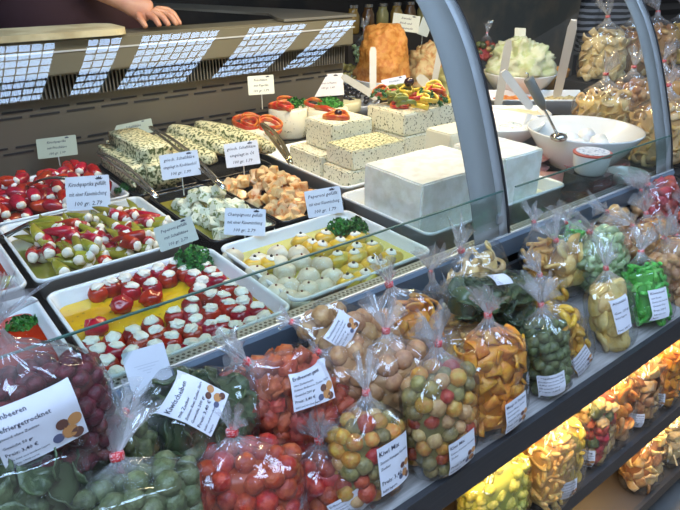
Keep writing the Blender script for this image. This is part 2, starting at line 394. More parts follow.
# cutting board on ledge
bm = bmesh.new(); rr_ = rrect(.95, .20, .05, 8)
t_ = [bm.verts.new((x, y, .016)) for x, y in rr_]; b_ = [bm.verts.new((x, y, 0)) for x, y in rr_]
bm.faces.new(t_); bm.faces.new(b_[::-1])
for k in range(len(rr_)): bm.faces.new((b_[k], b_[(k+1) % len(rr_)], t_[(k+1) % len(rr_)], t_[k]))
o = fin(bm, 'cutting_board', mat('worn cream board', (.60, .53, .33), .6, mix=(.42, .35, .20), mscale=9)); o.location = (.185, 1.885, 1.353); o.rotation_euler.z = R(-1.5)
tag(o, 'long cream cutting board lying on the rear ledge at the left', 'cutting board')
def ccbox(*a, **k): return cbox(*a, **k)
cbox('case_floor', (1.79, 2.34, 1.29, 2.75, .915, .93), BTRAY); cbox('case_floor', (1.79, 1.95, .80, 1.289, .915, .93), BTRAY)
# ------------------------------------------------------------------ bag rack (three boards in front of the case)
YF = .463
def shz(y): return .800+(y-YF)*.20
rack = tag(empty('bag_rack', (1.0, .6, 0)), 'dark three tier shelf rack holding the filled bags in front of the case', 'shelf')
def rpart(name, bm, m):
    bmesh.ops.translate(bm, verts=bm.verts, vec=Vector((-1.0, -.6, 0))); return fin(bm, name, m, rack)
def sloped(name, x0, x1, y0, y1, z0, th, m, k=.20):
    bm = bmesh.new(); box(bm, x0, x1, y0, y1, -th, 0)
    for v in bm.verts: v.co.z += z0+(v.co.y-y0)*k
    return rpart(name, bm, m)
RX0, RX1 = -.5, 3.3
def tier(z0, lipb=.055):
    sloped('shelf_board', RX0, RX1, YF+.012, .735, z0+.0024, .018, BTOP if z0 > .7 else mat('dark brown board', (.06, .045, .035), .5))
    bm = bmesh.new(); box(bm, RX0, RX1, YF, YF+.0115, z0-lipb, z0+.004); rpart('shelf_lip', bm, BOARD)
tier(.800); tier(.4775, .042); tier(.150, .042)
bm = bmesh.new(); box(bm, RX0, RX1, .737, .747, .0, .925); rpart('back_board', bm, DARK)
bm = bmesh.new(); box(bm, RX0, RX1, .727, .736, .862, .868); rpart('back_rail', bm, ALU)
LED = mat('warm light strip', (1, .70, .30), .5, emit=9)
for z0 in (.800, .4775):
    bm = bmesh.new(); box(bm, .3, RX1, YF+.0125, YF+.030, z0-.030, z0-.022); rpart('light_strip', bm, LED)
for i, z0 in enumerate((.74, .42)):
    area('shelf_strip_light', (1.6, YF+.035, z0), 2.4, 6, (1, .70, .32), (R(12), 0, 0), .03)

# ------------------------------------------------------------------ trays
TG = 'white serving trays in the display case'
tray('serving_tray', .178, .510, .778, 1.095, 1.0, .055, PORC, 'white tray of red cherry peppers lying in yellow oil', TG)
tray('serving_tray', .522, .868, .790, 1.085, 1.0, .055, PORC, 'white tray of stuffed mushrooms and yellow peppers with a parsley sprig', TG)
tray('serving_tray', -.20, .166, .700+.085, 1.11, 1.0, .055, PORC, 'white tray of red tomato sauce at the left edge, behind the dark red berries', TG)
tray('serving_tray', .180, .512, 1.150, 1.485, 1.0, .055, PORC, 'white tray of long red and green stuffed peppers', TG)
tray('serving_tray', -.18, .168, 1.150, 1.485, 1.0, .055, PORC, 'white tray cut off by the left edge with a few pale stuffed peppers', TG)
tray('serving_tray', -.18, .500, 1.500, 1.815, 1.0, .055, PORC, 'long white tray of small red peppers below the rear vents', TG)
bt = 'black serving trays in the display case'
tray('serving_tray', .530, .700, 1.115, 1.480, .995, .06, BTRAY, 'black tray holding white cheese cubes in olive oil', bt)
tray('serving_tray', .706, .900, 1.115, 1.480, .995, .06, BTRAY, 'black tray heaped with orange marinated cheese cubes', bt)
tray('serving_tray', .508, .690, 1.495, 1.83, .995, .06, BTRAY, 'black tray under the leftmost herb coated cheese slab', bt)
tray('serving_tray', .694, .930, 1.495, 1.83, .995, .06, BTRAY, 'black tray under the row of herb rolled cheeses', bt)
tray('serving_tray', .950, 1.62, 1.19, 1.63, 1.005, .05, PORC, 'wide white tray under the stacked herb cheese blocks', TG)
tray('serving_tray', .915, 1.175, .85, 1.175, 1.0, .075, PORC, 'white brine tray holding the left end of the plain feta block', TG)
tray('serving_tray', 1.18, 1.45, .86, 1.175, 1.0, .075, PORC, 'white brine tray on the far side of the first glass post', TG)
liquid('pepper_oil', .192, .496, .793, 1.08, .972, OILY, 'bright yellow herb oil in the tray of red cherry peppers')
liquid('mushroom_oil', .536, .854, .805, 1.07, .975, mat('pale yellow oil', (.60, .53, .12), .06, coat=.6), 'pale yellow oil around the stuffed mushrooms')
liquid('tomato_sauce', -.18, .150, .800, 1.095, .975, OILR, 'red tomato sauce in the tray at the left edge')
liquid('pepper_marinade', .195, .497, 1.165, 1.47, .965, OILG, 'green olive oil under the long stuffed peppers')
liquid('tomato_oil', -.17, .155, 1.165, 1.47, .972, OILR, 'red oil in the tray cut off by the left edge')
liquid('red_marinade', -.165, .505, 1.515, 1.80, .97, OILD, 'dark marinade under the small red peppers at the back')
liquid('cheese_oil', .543, .688, 1.13, 1.468, .972, OILG, 'green olive oil in the black tray of white cheese cubes')
liquid('feta_brine', .930, 1.160, .865, 1.16, .955, mat('brine', (.62, .60, .42), .1, coat=.5), 'cloudy brine at the foot of the plain feta block')
liquid('feta_brine', 1.20, 1.435, .875, 1.16, .965, MT['brine'], 'cloudy brine right of the first glass post')
# herb flecks floating on the yellow oil
bm = bmesh.new()
for k in range(90):
    x, y = random.uniform(.2, .49), random.uniform(.80, 1.07); a = random.random()*6.3; l = random.uniform(.0012, .003)
    vs = [bm.verts.new((x+l*math.cos(a+t), y+l*.6*math.sin(a+t), .9725+random.random()*.0003)) for t in (0, 1.6, 3.1, 4.7)]; bm.faces.new(vs)
tag(fin(bm, 'herb_flecks', HERBC), 'dark herb flecks floating on the yellow oil', 'herbs', kind='stuff')

# cherry peppers with cream cheese
def pepper_proto():
    ms = []
    for s in range(4):
        bm = blob(.0195, 3, .10, 1.4, (1, 1, .95), s)
        for v in bm.verts:
            if v.co.z > .014: v.co.z = .014+(v.co.z-.014)*.25
        p = fin(bm, 'cherry_pepper', REDP, None, True)
        bm = blob(.0116, 3, .45, 2.0, (1, 1, .45), s+9)
        for v in bm.verts: v.co.z += .0150
        c = fin(bm, 'cheese_filling', CREAM, None, True); ms.append((p, c))
    return ms
PP = pepper_proto()
used = {}
def put(protos, name, mw, label, cat, group):
    """copy a (thing, part, ...) prototype"""
    i = random.randrange(len(protos)); pr = protos[i]
    first = id(pr) not in used
    if first:
        used[id(pr)] = 1; o = pr[0]; o.matrix_basis = mw
        for c in pr[1:]: c.parent = o
    else:
        o = inst(pr[0], None, mw)
        for c in pr[1:]: inst(c, o)
    o.name = name; tag(o, label, cat, group); return o
def TM(x, y, z, rx=0, ry=0, rz=0, s=1):
    return Matrix.Translation((x, y, z)) @ Matrix.Rotation(rz, 4, 'Z') @ Matrix.Rotation(ry, 4, 'Y') @ Matrix.Rotation(rx, 4, 'X') @ Matrix.Scale(s, 4)
CH = [(111, 280), (130, 284), (124, 275), (142, 271), (151, 280), (159, 265), (167, 272), (175, 261), (185, 266), (193, 271), (202, 278), (204, 263), (211, 268), (217, 274), (228, 282), (241, 289),
      (210, 291), (191, 298), (191, 307), (222, 293), (228, 301), (243, 298), (210, 306), (240, 308), (195, 316), (223, 318), (210, 322), (235, 323), (221, 330), (192, 326), (176, 322), (174, 309), (151, 318),
      (156, 328), (170, 334), (132, 328), (138, 334), (190, 341), (206, 337), (174, 347), (153, 342), (132, 348), (115, 344), (90, 339), (96, 346), (112, 334), (106, 357), (115, 369), (97, 285), (108, 281),
      (257, 304), (265, 313), (251, 319), (198, 285), (150, 353), (128, 360), (164, 353)]
for px, py in CH:
    p = atz(px, py, 1.000)
    put(PP, 'stuffed_cherry_pepper', TM(p.x, p.y, .982, random.uniform(-.2, .2), random.uniform(-.2, .2), random.random()*6), 'red cherry pepper filled with white cream cheese, among the many in yellow oil', 'stuffed pepper', 'cherry peppers in the yellow oil tray')
RP = [(blob_o,) for blob_o in [fin(blob(.020, 3, .28, 2.2, (1, 1, .85), 50+s), 'cherry_pepper', REDP, None, True) for s in range(2)]]
for (px, py), lab in (((121, 302), 'whole red cherry pepper without cheese, left of the two in the oil gap'), ((151, 296), 'whole red cherry pepper without cheese, right of the two in the oil gap'), ((96, 324), 'dark red cherry pepper standing alone at the left of the oil')):
    p = atz(px, py, .99)
    put(RP, 'whole_cherry_pepper', TM(p.x, p.y, .984, 0, 0, random.random()*6), lab, 'pepper', None)

# stuffed mushrooms and small yellow peppers
YEL = vary(mat('yellow pepper skin', (.72, .44, .035), .28, coat=.4, mix=(.55, .42, .07), mscale=40), .12)
MUSH = vary(mat('mushroom cheese', (.70, .63, .48), .4, sss=.15, bump=.4, bscale=120, mix=(.60, .52, .38), mscale=60, coat=.2), .12)
CAPER = mat('black peppercorn', (.02, .015, .015), .4)
MP = []; YP = []
for s in range(3):
    a = fin(blob(.019, 3, .12, 1.5, (1.05, 1, .85), s), 'stuffed_mushroom', MUSH, None, True)
    bm = blob(.0022, 1); bmesh.ops.translate(bm, verts=bm.verts, vec=(.002, 0, .0168)); MP.append((a, fin(bm, 'peppercorn', mat('red peppercorn', (.16, .03, .02), .4))))
    a = fin(blob(.019, 3, .14, 1.5, (1.15, .92, .72), s+5), 'stuffed_yellow_pepper', YEL, None, True)
    bm = blob(.010, 2, .25, 1.5, (1, 1, .4)); bmesh.ops.translate(bm, verts=bm.verts, vec=(0, 0, .0116)); f_ = fin(bm, 'cheese_filling', CREAM, None, True)
    bm = blob(.0030, 1); bmesh.ops.translate(bm, verts=bm.verts, vec=(0, 0, .0165)); YP.append((a, f_, fin(bm, 'caper', CAPER)))
def c6(l): return [(200+x/2.957, 130+y/2.957) for x, y in l]
for px, py in c6([(300, 318), (370, 308), (360, 340), (420, 290), (462, 312), (512, 342), (465, 345), (415, 328), (410, 370), (455, 405), (508, 388), (565, 365), (460, 365), (440, 440), (540, 395), (490, 425), (330, 335), (205, 385), (160, 388)]):
    p = atz(px, py, .995)
    put(YP, 'stuffed_yellow_pepper', TM(p.x, p.y, .985, random.uniform(-.2, .2), random.uniform(-.2, .2), random.uniform(-.6, .6), 1.2), 'small yellow pepper filled with cheese and topped by a dark caper', 'stuffed pepper', 'yellow peppers in the mushroom tray')
for px, py in c6([(175, 375), (230, 352), (230, 382), (290, 352), (300, 378), (360, 385), (250, 405), (320, 420), (392, 420), (260, 448), (320, 460), (365, 450), (200, 440), (95, 362), (262, 485), (165, 412), (225, 470), (300, 490)]):
    p = atz(px, py, .995)
    put(MP, 'stuffed_mushroom', TM(p.x, p.y, .983, random.uniform(-.2, .2), random.uniform(-.2, .2), random.random()*6, 1.18), 'pale round mushroom filled with white cheese, in the shallow oil', 'stuffed mushroom', 'stuffed mushrooms in the front tray')

# long stuffed peppers
def long_pepper(m, s):
    bm = bmesh.new(); pts = []; rad = []
    for k in range(9):
        t = k/8; pts.append((.072*t-.036, .012*math.sin(t*2.2+s), .004*math.sin(t*3+s))); rad.append(.0135*(1-.0)*(1-(t**1.6)*.90))
    tube(bm, pts, rad, 12); a = fin(bm, 'long_pepper', m, None, True)
    bm = blob(.0115, 2, .3, 2, (.55, 1, 1), s); bmesh.ops.translate(bm, verts=bm.verts, vec=(-.037, .012*math.sin(s), 0))
    return (a, fin(bm, 'cheese_filling', CREAM, None, True))
LR = [long_pepper(REDP, s) for s in range(3)]; LG = [long_pepper(GREENP, s+4) for s in range(3)]
for i in range(160):
    u, v = random.random(), random.random(); x = .225+u*.245; y = 1.218+v*.215
    p2 = PJ = None
    red = (random.random() < (.75 if .25 < v < .75 else .12))
    lay = i % 4
    put(LR if red else LG, 'long_pepper', TM(x, y, .974+lay*.012, 0, random.uniform(-.25, .15), R(random.uniform(60, 150))),
        'long red pepper stuffed with white cheese' if red else 'long yellow green pepper stuffed with white cheese', 'stuffed pepper', 'red peppers in the long pepper tray' if red else 'green peppers in the long pepper tray')
for i in range(9):
    put(LG, 'long_pepper', TM(random.uniform(.02, .125), random.uniform(1.215, 1.43), .978+random.random()*.01, 0, -.1, R(random.uniform(20, 160))), 'pale green stuffed pepper in the tray cut off by the left edge', 'stuffed pepper', 'green peppers at the left edge')
# small red peppers at the back
SP = []
for s in range(3):
    a = fin(blob(.021, 2, .15, 1.5, (1.35, .85, .8), s+20), 'small_red_pepper', REDP, None, True)
    bm = blob(.0115, 2, .3, 2, (.55, 1, .9), s); bmesh.ops.translate(bm, verts=bm.verts, vec=(-.022, 0, .006)); SP.append((a, fin(bm, 'cheese_filling', CREAM, None, True)))
for i in range(170):
    x = random.uniform(.0, .475); y = random.uniform(1.548, 1.780)
    put(SP, 'small_red_pepper', TM(x, y, .980+(i % 4)*.012, 0, random.uniform(-.5, -.1), R(random.uniform(30, 190))), 'small red pepper with white filling, in the tray below the rear vents', 'stuffed pepper', 'small red peppers in the rear tray')

# cheese cubes
CUBES = {}
def cube_pile(key, m, n, x0, x1, y0, y1, z, hgt, size, name, label, group, seed=0):
    rnd = random.Random(seed); ps = []
    for s in range(3):
        bm = bmesh.new(); bmesh.ops.create_cube(bm, size=1); bmesh.ops.bevel(bm, geom=bm.edges[:], offset=.09, segments=2, affect='EDGES')
        for v in bm.verts: v.co += noise.noise_vector(v.co*2+Vector((s*5, 0, 0)))*.09
        for v in bm.verts: v.co *= size
        ps.append((fin(bm, name, m, None, False),))
    for i in range(n):
        x = rnd.uniform(x0, x1); y = rnd.uniform(y0, y1)
        e = 1-max(abs((x-(x0+x1)/2)/((x1-x0)/2)), abs((y-(y0+y1)/2)/((y1-y0)/2)))
        put(ps, name, TM(x, y, z+hgt*min(1, e*1.6)*rnd.uniform(.55, 1), rnd.random()*6, rnd.random()*6, rnd.random()*6, rnd.uniform(.8, 1.2)), label, 'cheese cube', group)
OCUBE = vary(mat('orange marinated cheese', (.82, .58, .30), .45, mix=(.68, .27, .06), mscale=45, mlo=.45, mhi=.65, coat=.3, sss=.1), .15)
cube_pile('o', OCUBE, 170, .722, .886, 1.135, 1.465, .975, .065, .022, 'cheese_cube', 'orange spiced cheese cube in the heaped black tray', 'orange cheese cubes', 3)
WC = vary(herb('white herb cheese cubes', (.76, .76, .60), (.25, .30, .10), .60, 120), .08)
cube_pile('w', WC, 80, .575, .690, 1.14, 1.42, .975, .060, .023, 'cheese_cube', 'white herbed cheese cube lying in olive oil', 'white cheese cubes in oil', 5)
# herb coated slab and rolls
def roll(name, c, L, r, rz, label, group=None, sc=(1, 1, .8), seed=0, ms=None):
    bm = blob(1, 3, .10, 2, (L/2, r, r*sc[2]), seed)
    for v in bm.verts:
        v.co.x = max(-L*.44, min(L*.44, v.co.x)); v.co.z = max(v.co.z, -r*.5)
    o = fin(bm, name, ms or HFETAT, None, True); o.location = c; o.rotation_euler.z = rz
    return tag(o, label, 'herb cheese', group)
bm = bmesh.new(); box(bm, -.078, .078, -.155, .150, -.03, .100); bmesh.ops.bevel(bm, geom=bm.edges[:], offset=.035, segments=4, affect='EDGES')
bmesh.ops.subdivide_edges(bm, edges=bm.edges[:], cuts=2, use_grid_fill=True)
for v in bm.verts: v.co += noise.noise_vector(v.co*30)*.005
o = fin(bm, 'herb_cheese_slab', HFETAT, None, True); o.location = (.592, 1.65, 1.0); tag(o, 'large herb coated white cheese loaf in the left black tray', 'herb cheese')
for k in range(5):
    roll('herb_cheese_roll', (.722+k*.045, 1.660-k*.004, 1.045+.02*(k % 2)), .35, .037, R(96), ['first', 'second', 'third', 'fourth', 'fifth'][k]+' herb rolled cheese from the left in the right black tray', 'herb rolled cheeses', seed=k)

# blocks of herb feta
def block(x0, x1, y0, y1, z0, z1, label, m=HFETA, top=None, name='herb_feta_block', cat='cheese block', rz=0, group=None):
    bm = bmesh.new(); cx, cy = (x0+x1)/2, (y0+y1)/2; box(bm, x0-cx, x1-cx, y0-cy, y1-cy, 0, z1-z0)
    bmesh.ops.bevel(bm, geom=bm.edges[:], offset=.0035, segments=2, affect='EDGES')
    bmesh.ops.subdivide_edges(bm, edges=[e for e in bm.edges if e.calc_length() > .02], cuts=5, use_grid_fill=True)
    for v in bm.verts: v.co += noise.noise_vector((v.co+Vector((x0*9, y0*9, z0*9)))*28)*.0018
    o = fin(bm, name, [m, top] if top else m)
    if top:
        for p in o.data.polygons:
            if p.normal.z > .8: p.material_index = 1
    o.location = (cx, cy, z0); o.rotation_euler.z = rz
    return tag(o, label, cat, group)
bx = [((.985, 1.18, 1.215, 1.335, .965, 1.030), 'bottom herb cheese block at the front of the stack'),
      ((1.00, 1.19, 1.220, 1.340, 1.031, 1.085), 'herb strewn cheese block on top of the front stack'),
      ((.985, 1.10, 1.345, 1.50, .965, 1.045), 'lower cheese block behind the front stack'),
      ((1.03, 1.18, 1.350, 1.48, 1.046, 1.125), 'cheese block carrying a single red pepper ring with a dark olive'),
      ((1.20, 1.34, 1.235, 1.40, .965, 1.028), 'lowest block of the tall left herb cheese pile'),
      ((1.20, 1.34, 1.235, 1.40, 1.029, 1.086), 'middle block of the tall left herb cheese pile'),
      ((1.20, 1.345, 1.24, 1.40, 1.087, 1.150), 'top block of the tall left pile under the olive garnish'),
      ((1.348, 1.47, 1.245, 1.40, .965, 1.028), 'lowest block of the tall right herb cheese pile'),
      ((1.348, 1.47, 1.25, 1.41, 1.029, 1.088), 'middle block of the tall right herb cheese pile'),
      ((1.350, 1.475, 1.25, 1.42, 1.089, 1.150), 'top block of the tall right pile beside the first glass post')]
for b, l in bx: block(*b, l, top=(HFETAT if ('strewn' in l) else None), group='stacked herb cheese blocks')
HERBY = mat('yellowish cheese', (.74, .68, .40), .5, sss=.1)
# plain feta
block(.928, 1.196, .892, 1.090, .935, 1.100, 'large plain white feta block in the front brine tray', m=FETA, name='feta_block', rz=0)
block(1.200, 1.352, .885, 1.055, .945, 1.108, 'plain white feta block right of the first glass post', m=FETA, name='feta_block')
block(1.215, 1.36, 1.075, 1.17, .975, 1.125, 'smaller yellowish feta block behind the plain white ones', m=mat('cream feta', (.80, .76, .62), .55, bump=.5), name='feta_block')
# round cheeses
def wheel(c, r, h, m, label, name='round_cheese', cat='cheese', group=None):
    bm = bmesh.new(); lathe(bm, [(r*.96, 0), (r, .004), (r, h-.004), (r*.96, h)], 36); o = fin(bm, name, m); o.location = c
    for p in o.data.polygons: p.use_smooth = abs(p.normal.z) < .5
    return tag(o, label, cat, group)
SOFT = herb('soft round cheese', (.76, .71, .55), (.12, .14, .05), .68, 90)
ring_m = vary(mat('pepper ring red', (.46, .03, .012), .3, coat=.3, mix=(.58, .18, .025), mscale=30), .15)
def ring(c, r, t, m, label, rx=0, ry=0, name='pepper_ring', group='pepper rings on the round cheeses'):
    bm = bmesh.new(); n = 28; pts = []
    R_ = []
    for k in range(n):
        a = k*2*math.pi/n; q = r*(1+.12*math.sin(3*a+c[0]*40)); ctr = Vector((q*math.cos(a), q*math.sin(a), .003*math.sin(2*a)))
        dr = Vector((math.cos(a), math.sin(a), 0))
        R_.append([bm.verts.new(ctr+dr*(t*.45*math.cos(b))+Vector((0, 0, t*math.sin(b)))) for b in [j*math.pi/4 for j in range(8)]])
    for k in range(n):
        for j in range(8): bm.faces.new((R_[k][j], R_[k][(j+1) % 8], R_[(k+1) % n][(j+1) % 8], R_[(k+1) % n][j]))
    o = fin(bm, name, m, None, True); o.location = c; o.rotation_euler = (rx, ry, 0); return tag(o, label, 'pepper slice', group)
def olive(c, label, m=None, r=.010):
    bm = blob(r, 2, .03, 1, (1, 1, 1.2)); o = fin(bm, 'olive', m or mat('black olive', (.035, .008, .012), .2, coat=.5), None, True); o.location = c; o.rotation_euler = (1.2, .4, 0)
    return tag(o, label, 'olive')
def sprig(c, r, label, n=60, name='parsley_sprig', cat='parsley', flat=.6, m=None):
    """curly parsley: many small crinkled leaflets in one clump on short stems"""
    bm = bmesh.new(); rnd = random.Random(int(c[0]*1000+c[1]*77))
    for k in range(n):
        th = rnd.random()*6.283; ph = math.acos(rnd.random()); rr = r*rnd.uniform(.55, 1)
        p = Vector((rr*math.sin(ph)*math.cos(th), rr*math.sin(ph)*math.sin(th), rr*math.cos(ph)*flat))
        nrm = p.normalized(); ax = nrm.orthogonal().normalized(); ay = nrm.cross(ax); s = r*rnd.uniform(.16, .28); tw = rnd.random()*6
        ctr = bm.verts.new(p+nrm*s*.3); rim = []
        for j in range(10):
            a = tw+j*.6283; q = s*(1 if j % 2 else .6); rim.append(bm.verts.new(p+(ax*math.cos(a)+ay*math.sin(a))*q+nrm*s*.5*math.sin(j*2.2+k)))
        for j in range(10): bm.faces.new((ctr, rim[j], rim[(j+1) % 10]))
        if k % 5 == 0: tube(bm, [(0, 0, 0), p*.5, p], .0008, 4)
    o = fin(bm, name, m or PARSLEY); o.location = c; return tag(o, label, cat)
wh = [((.985, 1.70, 1.000), 'round soft cheese with an open pepper ring, leftmost of the garnished ones', .070, .060), ((1.14, 1.735, 1.000), 'tall round cheese with red pepper and parsley by the rear card', .066, .095), ((1.25, 1.66, 1.000), 'speckled round cheese with a red pepper strip hanging over', .068, .090)]
cbox('inner_step', (.935, 1.44, 1.64, 1.83, .931, .998), BTRAY)
for c, l, r_, h_ in wh: wheel(c, r_, h_, SOFT, l, group='garnished round cheeses')
q = wh[0][0]; ring((q[0]-.01, q[1]+.015, 1.070), .046, .010, ring_m, 'orange red pepper ring on the leftmost garnished round cheese', .25)
ring((q[0]+.03, q[1]-.045, 1.062), .034, .009, ring_m, 'small red pepper ring leaning on the leftmost garnished round cheese', .5)
ring((1.12, 1.735, 1.102), .042, .009, ring_m, 'red pepper ring on the tall round cheese by the rear card')
sprig((1.165, 1.725, 1.098), .042, 'parsley on the tall round cheese by the rear card')
sprig((1.27, 1.68, 1.090), .050, 'broad parsley sprig on the speckled round cheese', flat=.5, m=vary(mat('bright parsley', (.03, .20, .02), .5), .2))
bm = bmesh.new(); tube(bm, [(1.20, 1.66, 1.098), (1.215, 1.62, 1.098), (1.235, 1.59, 1.085), (1.255, 1.582, 1.050)], [.008, .011, .011, .008], 8)
tag(fin(bm, 'pepper_strip', ring_m, None, True), 'red pepper strip hanging down the speckled round cheese', 'pepper slice')
ring((1.095, 1.41, 1.131), .036, .008, ring_m, 'single red pepper ring with a dark olive inside', group=None)
bm = bmesh.new(); lathe(bm, [(.030, 0), (.032, .002), (.026, .006)], 20); o = fin(bm, 'pepper_filling', vary(mat('orange garnish', (.70, .40, .06), .4, mix=(.6, .15, .03), mscale=80), .1)); o.location = (1.095, 1.41, 1.126); tag(o, 'orange garnish inside the single pepper ring', 'garnish')
olive((1.095, 1.405, 1.140), 'dark olive in the middle of the single pepper ring', r=.011)
# garnish on the tall piles
for i, (x, y, z) in enumerate(((.965, 1.69, 1.078), (1.00, 1.735, 1.076), (1.02, 1.66, 1.074), (1.105, 1.70, 1.108), (1.15, 1.76, 1.106), (1.22, 1.69, 1.100))):
    ring((x, y, z), .024+.006*(i % 3), .007, ring_m, 'curled pepper slice on one of the garnished round cheeses', .3, .2*(i % 2), 'pepper_slice', 'loose slices on the round cheeses')
gm = [mat('garnish green', (.20, .22, .04), .3, coat=.4), ring_m, mat('garnish yellow', (.72, .50, .05), .3, coat=.4), mat('leaf green', (.012, .10, .02), .45)]
for i in range(24):
    x = 1.215+random.random()*.125; y = 1.255+random.random()*.13
    ring((x, y, 1.158+random.random()*.034), random.uniform(.017, .030), .007, gm[i % 3], 'slice of pickled pepper in the garnish heap on the tall left pile', random.uniform(-.4, .4), random.uniform(-.4, .4), 'pepper_slice', 'pepper slices on the tall left pile')
for i, (x, y) in enumerate(((1.225, 1.37), (1.285, 1.35), (1.33, 1.30), (1.40, 1.32), (1.36, 1.27))):
    sprig((x, y, 1.175 if i < 3 else 1.158), .036, ['dark leaf tuft at the back of the olive garnish', 'dark leaf tuft in the middle of the olive garnish', 'dark leaf tuft right of the olive garnish', 'dark leaf tuft on the tall right pile', 'dark leaf tuft at the front edge of the right pile'][i], 30, 'herb_tuft', 'herb garnish', m=gm[3])
for i in range(9):
    ring((1.40+random.uniform(-.02, .04), 1.32+random.uniform(-.04, .03), 1.160+.004*i), .024, .007, ring_m if i % 2 else gm[2], 'slice of pickled pepper on the tall right pile', random.uniform(-.3, .3), 0, 'pepper_slice', 'pepper slices on the tall right pile')
olive((1.30, 1.33, 1.215), 'dark olive crowning the garnish of the tall left pile', r=.014)
# parsley sprigs in trays
p = atz(193, 255, 1.01); sprig((p.x, p.y, .99), .040, 'curly parsley at the back corner of the cherry pepper tray', 130, flat=.9)
p = atz(341, 222, 1.01); sprig((p.x, p.y, .99), .032, 'curly parsley left half at the back of the mushroom tray', 110, flat=.9)
p = atz(355, 222, 1.01); sprig((p.x, p.y, .99), .032, 'curly parsley right half at the back corner of the mushroom tray', 110, flat=.9)
p = atz(20, 317, .99); sprig((p.x, p.y, .972), .028, 'parsley lying in the red tomato sauce', 90, flat=.5)
p = atz(83, 375, 1.0); sprig((p.x, p.y, .985), .016, 'small parsley at the front corner of the tomato sauce tray', 50)
p = atz(74, 145, 1.01); sprig((p.x, p.y, 1.0), .03, 'dark parsley bunch behind the small red peppers', 80)
p = atz(123, 183, 1.01); sprig((p.x, p.y, .99), .028, 'dark parsley behind the long green peppers', 70)
# ------------------------------------------------------------------ right and rear part of the case: mounds, bowls, trays, handles
def tub(name, c, r0, r1, h, m, label, cat, t=.005, rz=0, sx=1, sy=1, n=36):
    """open round vessel with wall thickness, base at c"""
    bm = bmesh.new(); lathe(bm, [(r0*.9, 0), (r0, .004), ((r0+r1)/2*1.04, h*.5), (r1, h-.004), (r1, h), (r1-t, h), ((r0+r1)/2*1.04-t, h*.5), (r0-t, .010), (r0*.5, .008)], n, sx, sy)
    o = fin(bm, name, m, None, True); o.location = c; o.rotation_euler.z = rz; return tag(o, label, cat)
def mound(name, c, r, h, m, label, cat, p=1.2, amp=.25, freq=14, kind='stuff', top=.0):
    """lumpy heap, base radius r height h; top = flat share"""
    bm = bmesh.new(); n = 56; rings = []
    K = 26
    for i in range(K+1):
        t = i/K; z = h*math.sin(t*math.pi/2)**.8; q = r*((1-t)**(1/p)*(1-top)+top*(1-t**6))
        rings.append([bm.verts.new((q*math.cos(a), q*math.sin(a), z)) for a in [k*2*math.pi/n for k in range(n)]])
    for i in range(K):
        for k in range(n): bm.faces.new((rings[i][k], rings[i][(k+1) % n], rings[i+1][(k+1) % n], rings[i+1][k]))
    bm.faces.new(rings[0][::-1])
    for v in bm.verts:
        d = Vector((v.co.x, v.co.y, v.co.z*.7)); dn = d.normalized() if d.length > 1e-4 else Vector((0, 0, 1))
        k = noise.noise(v.co*freq+Vector(c)*3)+.55*noise.noise(v.co*freq*2.7)+.3*noise.noise(v.co*freq*6)
        v.co += dn*k*amp*r*.6*(1 if v.co.z > .004 else 0)
    bmesh.ops.remove_doubles(bm, verts=bm.verts, dist=.0003)
    o = fin(bm, name, m, None, True); o.location = c; return tag(o, label, cat, kind=kind)
ORC = mat('orange spiced cheese spread', (.74, .33, .075), .6, bump=1, bscale=70, mix=(.60, .20, .03), mscale=55, sss=.1)
p = atz(383, 93, 1.0)
mound('orange_cheese_mound', (p.x+.02, p.y+.03, 1.045), .120, .235, ORC, 'tall craggy mound of orange spiced cheese heaped in a white tub', 'cheese spread', 1.5, .30, 16, top=.45)
tub('white_tub', (p.x+.02, p.y+.03, .985), .105, .130, .075, PORC, 'round white tub under the tall orange cheese mound', 'tub')
p = atz(432, 88, 1.0)
mound('pasta_salad_mound', (p.x+.08, p.y+.10, 1.0), .15, .17, mat('pale orange salad', (.72, .52, .24), .55, bump=1, bscale=40, mix=(.60, .28, .10), mscale=40), 'pale orange chopped salad heap behind the first glass post', 'salad', 1.3, .35, 20)
p = atz(452, 92, 1.0)
mound('yellow_salad_mound', (p.x+.02, p.y+.0, 1.0), .12, .13, mat('yellow green salad', (.58, .54, .22), .55, bump=1, bscale=40, mix=(.40, .38, .12), mscale=40), 'yellow green salad heap seen through the first glass post', 'salad', 1.3, .35, 22)
GRN = mat('pale green cream cheese', (.60, .62, .44), .55, bump=1, bscale=40, mix=(.46, .52, .28), mscale=30, sss=.1)
p = atz(517, 95, 1.0)
mound('green_cream_mound', (p.x, p.y, 1.095), .145, .135, GRN, 'pale green herb cream heaped high in a white bowl', 'cheese spread', 1.3, .50, 15)
tub('round_bowl', (p.x, p.y, 1.0), .085, .155, .10, PORC, 'white bowl under the pale green cream heap', 'bowl')
p = atz(546, 92, 1.0)
tub('orange_cup', (p.x+.02, p.y, 1.0), .060, .078, .10, mat('clear orange cup', (.68, .34, .10), .2, coat=.5), 'orange cup with a clear rim right of the green cream bowl', 'tub')
mound('orange_paste', (p.x+.02, p.y, 1.05), .070, .035, ORC, 'orange paste filling the small cup right of the green cream bowl', 'cheese spread', 1.3, .2)
